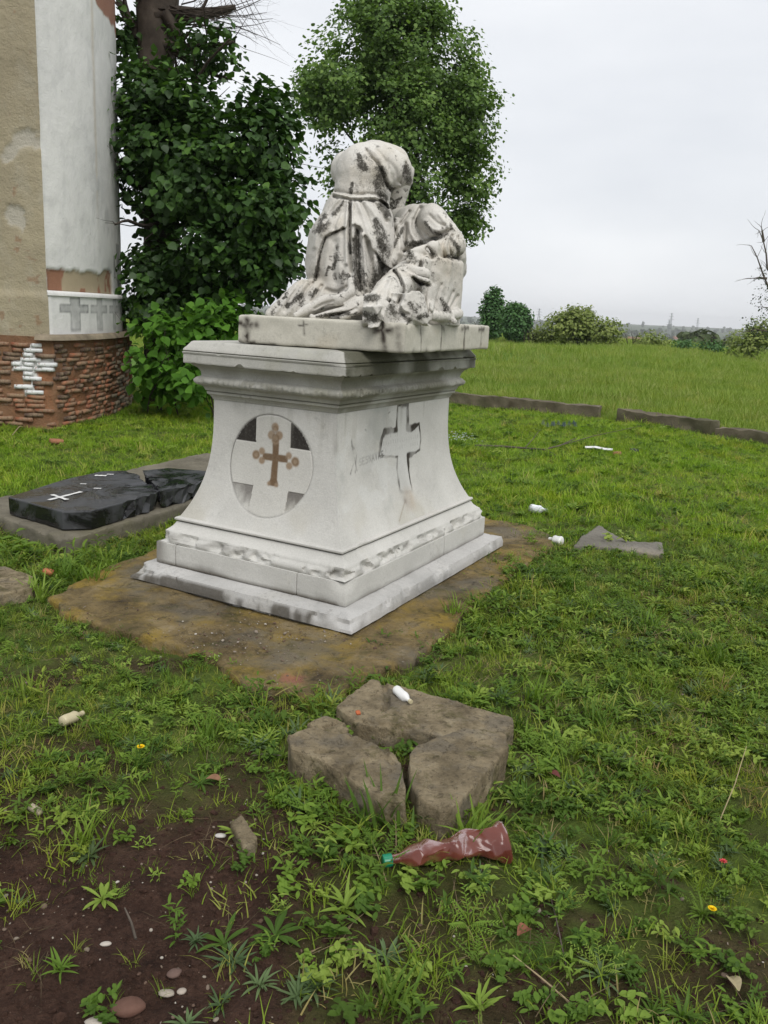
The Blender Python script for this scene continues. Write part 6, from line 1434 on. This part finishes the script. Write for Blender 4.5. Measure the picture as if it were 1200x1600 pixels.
n1 = put_plants('weedy_grass', 1.25, 7.0, 900, w_near, .50, 1.10, near_t, kn0, 'short weedy grass in the foreground')
lawn_t = [tmpl(*plant('turf', 3), M['grass']), tmpl(*plant('turf', 4), M['grass']), tmpl(*plant('grass', 1), M['grass']), tmpl(*plant('oval', 9), M['weed']), tmpl(*plant('feather', 12), M['weed']), tmpl(*plant('straw', 13), M['dry'])]
n2 = put_plants('lawn_grass', 4.4, 17.0, 300, [1.3, 1.3, .6, .35, .3, lambda x, y: .15 + 1.8 * sstep(.1, .5, fbm(P3(x, y), 1.1, 98, 3))], .75, 1.5, lawn_t, lambda x, y: sstep(4.4, 6.6, y) * (.6 + .4 * sstep(-.5, .2, vnoise(P3(x, y), 1.6, 94))) * (1 - (y > 12.6) * (y > 16.9 - .62 * (x - 1.3) * (x > -2))), 'short green lawn around the monument')
field_t = [tmpl(*plant('tall', 31), M['fieldgrass']), tmpl(*plant('tall', 32), M['fieldgrass']), tmpl(*plant('tall', 33), M['fieldgrass'])]
def field_keep(x, y): return ((y > 16.2 - .45 * (x + 2.2)) & (y > 13.2 - .98 * (x - 5.2))) * (.7 + .3 * sstep(-.4, .2, vnoise(P3(x, y), .4, 95)))
n3 = put_plants('field_grass', 12, 34, 34, [1, 1, 1], .55, 1.15, field_t, field_keep, 'tall green meadow grass beyond the low wall')
f2 = [t_.copy() for t_ in field_t]
for t_ in f2: COL.objects.link(t_)
n4 = put_plants('meadow', 34, 92, 7, [1, 1, 1], 1.0, 1.9, f2, lambda x, y: np.ones(len(x)), 'far part of the green meadow')
# pebbles and crumbs of soil
pt_ = [tmpl(*blob(.010, .008, .005, 5, 8, 5), M['pebble'], True), tmpl(*blob(.012, .007, .005, 6, 8, 5), M['pebble'], True), tmpl(*blob(.008, .008, .006, 7, 8, 5), M['pebble'], True)]
n = 4200; y = r_.uniform(1.3, 4.2, n); x = r_.uniform(-1, 1, n) * (.6 * y + .5); edge = poly_sdf(x, y, pj)
pr_ = bare(x, y) * .7 + .03 + .9 * (np.abs(edge + .02) < .16) * (y < 4.4) * (x < .0) * sstep(-.2, .3, vnoise(P3(x, y), 2.5, 96)); k = (r_.uniform(0, 1, n) < pr_) & ~inpoly(x, y, STEP[0]) & ~inpoly(x, y, STEP[2]); x, y = x[k], y[k]; n = len(x)
zz = np.where(inpoly(x, y, pj), .002, ground_h(x, y) + .002)
m = 420; gx_, gy_ = r_.normal(-.68, .26, m), r_.normal(3.82, .17, m); kk = inpoly(gx_, gy_, pj) & (np.abs((np.stack([gx_, gy_], 1) - PC[:2]) @ E1[:2]) > 1.06); x = np.concatenate([x, gx_[kk]]); y = np.concatenate([y, gy_[kk]]); zz = np.concatenate([zz, np.full(kk.sum(), .006)]); n = len(x)
scatter('pebbles', pt_, np.stack([x, y, zz], 1), np.stack([r_.normal(0, .3, n), r_.normal(0, .3, n), r_.uniform(0, 6.28, n)], 1), np.exp(r_.normal(-1.15, .55, n)).clip(.12, 1.3), r_.integers(0, 3, n), 'small pebbles strewn over the bare soil', 'pebbles')

cl_m = simple('soil clod', (.050, .027, .019), .95, .9, 120, .4)
cl_t = []
for k in range(3):
    V, F = blob(.013, .011, .008, 15 + k, 9, 6); V = V * (1 + .55 * fbm(V, 140, 80 + k, 2)[:, None]); cl_t.append(tmpl(V, F, cl_m))
n = 12000; y = r_.uniform(1.3, 3.4, n); x = r_.uniform(-1, 1, n) * (.6 * y + .5); k = (r_.uniform(0, 1, n) < bare(x, y)) & ~inpoly(x, y, STEP[0]) & ~inpoly(x, y, STEP[2]); x, y = x[k], y[k]; n = len(x)
scatter('soil_clods', cl_t, np.stack([x, y, ground_h(x, y) - .001], 1), np.stack([r_.normal(0, .5, n), r_.normal(0, .5, n), r_.uniform(0, 6.28, n)], 1), np.exp(r_.normal(-1.0, .6, n)).clip(.12, 1.3), r_.integers(0, 3, n), 'loose brown soil crumbs on the bare ground', 'soil')
# single plants that stand out
def weed(px, py, kind, seed, sc, mat_, lab, name='weed', cat='weed'):
    g = at_g(px, py); V, F = plant(kind, seed); o = add_mesh(name, V * sc, F, mat_, loc=(g[0], g[1], g[2])); o.rotation_euler[2] = seed; tag(o, lab, cat)
for a in ((135, 1312, 'broad', 101, .85, M['weed'], 'tall bright green grass tuft on bare soil at left'), (160, 1395, 'rosette', 102, .7, M['weed'], 'drooping leafy weed below the tall grass tuft'), (95, 1505, 'lance', 103, .8, M['weed'], 'spiky weed rosette at lower left'),
          (350, 1455, 'rosette', 104, .8, M['weed'], 'flat broad leaved weed rosette at lower centre left'), (430, 1455, 'rosette', 105, .75, M['weed'], 'broad leaved weed right of the flat rosette'), (345, 1540, 'lance', 106, .75, M['greyweed'], 'grey green star shaped weed near bottom edge'),
          (290, 1575, 'lance', 107, .8, M['greyweed'], 'dark star shaped weed at the bottom edge'), (30, 1400, 'lance', 108, .6, M['greyweed'], 'small grey rosette weed at the left frame edge'), (65, 1085, 'upright', 109, 1.3, M['weed'], 'upright weed above the yellowish bottle'),
          (1040, 1390, 'upright', 110, 1.5, M['weed'], 'bushy upright weed left of the right yellow flower'), (610, 1560, 'broad', 111, .9, M['weed'], 'lush leafy tuft at bottom centre'), (930, 1370, 'upright', 112, 1.2, M['weed'], 'leafy weed right of the crushed bottle'),
          (60, 925, 'broad', 113, 1.3, M['weed'], 'broad leaved weed beside the front flagstone at left'), (175, 868, 'upright', 114, 1.9, M['weed'], 'leafy weed in front of the grave kerb'), (135, 872, 'upright', 115, 2.0, M['weed'], 'pale leafy weed at the grave kerb corner'),
          (95, 895, 'broad', 116, 1.4, M['weed'], 'thick weed clump between flagstones and concrete pad'), (560, 1070, 'upright', 117, 1.2, M['weed'], 'feathery weed between pad corner and stone slab'), (755, 1220, 'broad', 118, .75, M['weed'], 'grass tuft against the right stone block'),
          (600, 1150, 'feather', 119, .9, M['weed'], 'dark weed growing in the gap between stone slabs'), (820, 1250, 'broad', 120, .7, M['weed'], 'leafy tuft right of the stone block'), (30, 860, 'oval', 121, 3.2, M['weed'], 'fern like weed in front of the kerb at left'),
          (400, 1090, 'upright', 122, 1.3, M['weed'], 'bushy weed left of the pad near corner'), (340, 1075, 'upright', 123, 1.2, M['weed'], 'dense weed at the front edge of the pad'), (965, 845, 'oval', 124, 2.0, M['weed'], 'weeds growing over the triangular flagstone')): weed(*a)
def flower(px, py, h, lab, petal, name='flower', n=18, rad=.016, lean=(0, 0), single=True):
    g = at_g(px, py); r0 = empty(name, tuple(g)); tag(r0, lab, 'flower'); ge = Geo(); ge.tube([(0, 0, 0), (lean[0] * .4, lean[1] * .4, h * .6), (lean[0], lean[1], h)], [.002, .0017, .0015], 6); ge.build('stem', M['weed'], r0)
    V, F = [], []
    for ring_, (m, e, L_) in enumerate(((n, .35, rad), (n * 2 // 3, .8, rad * .75), (n // 2, 1.2, rad * .5))):
        for k in range(m): blade(V, F, (lean[0], lean[1], h), k * 6.283 / m + ring_ * .2, L_, .0055, e, .3, 3, 'oval')
    add_mesh('petals', np.array(V), F, petal, r0)
flower(220, 1182, .045, 'yellow dandelion flower in weeds at left', M['yellow_petal']); flower(1100, 1430, .05, 'yellow flower on a bent stalk at lower right', M['yellow_petal'], rad=.013, lean=(.02, 0))
flower(1130, 1345, .02, 'small red petal flower near the right edge', M['red_petal'], n=8, rad=.014)
def spike_flowers(pxs, lab, petal, h, grp, name, w=.02):
    for px, py in pxs:
        g = at_g(px, py); r0 = empty(name, tuple(g)); tag(r0, lab, 'flower', grp); ge = Geo(); ge.tube([(0, 0, 0), (0, 0, h)], [.005, .004], 5); ge.build('stem', M['weed'], r0); V, F = [], []
        for k in range(18): blade(V, F, (0, 0, h * (.45 + .6 * k / 18)), k * 2.4, w * (1.3 - k / 18), w * .6, .3, .5, 2, 'oval')
        add_mesh('petals', np.array(V), F, petal, r0)
spike_flowers([(848 + k * 5.6 + (k % 3) * 1.5, 667 + (k * 7 % 4)) for k in range(10)], 'blue violet flower spike in the row on the lawn', M['blue_petal'], .12, 'blue flower spikes on the lawn', 'flower', .032)
fp = empty('flowering_plant', tuple(at_g(719, 693))); tag(fp, 'low clump of tiny white flowers beside the right pedestal edge', 'flower'); V, F = [], []; rf = random.Random(8)
for k in range(60): blade(V, F, (rf.gauss(0, .09), rf.gauss(0, .06), 0), rf.uniform(0, 6.28), rf.uniform(.06, .16), .008, rf.uniform(.7, 1.4), rf.uniform(.2, .9), 3, 'lance')
add_mesh('foliage', np.array(V), F, M['weed'], fp); V, F = [], []
for k in range(70):
    c_ = (rf.gauss(0, .10), rf.gauss(0, .06), rf.uniform(.08, .20))
    for q_ in range(5): blade(V, F, c_, q_ * 1.257, .011, .009, .3, .3, 2, 'oval')
add_mesh('petals', np.array(V), F, M['pale_petal'], fp)
for k, (px, py, lab) in enumerate(((322, 1222, 'curled dry brown leaf above the brick shaped stone'), (808, 1470, 'curled reddish dry leaf below the crushed bottle'), (1155, 1545, 'pale tan dry leaf at lower right corner'), (875, 1215, 'dark red dry leaf right of the stone block'))):
    V, F = [], []; blade(V, F, (0, 0, .01), .8 * k, .055, .035, .4, 1.2, 6, 'oval'); g = at_g(px, py, .02); tag(add_mesh('dry_leaf', np.array(V), F, simple('dry leaf %d' % k, ((.22, .12, .07), (.20, .085, .05), (.33, .28, .17), (.14, .045, .04))[k], .7, .3, 40, .3), loc=tuple(g)), lab, 'leaf')
print('plants', n1, n2, n3, n4)
# ------------------------------------------------------------------ humid air over the valley
hz = Geo(); hz.box((0, 2280, 20), (7300, 4700, 90))
N = Nodes('humid haze'); pv = N.n('ShaderNodeVolumePrincipled', {'Color': (.955, .975, 1.0, 1), 'Density': .00021, 'Anisotropy': .0}); N.t.links.new(pv.outputs[0], N.out.inputs['Volume'])
tag(hz.build('haze', N.m), kind='stuff')
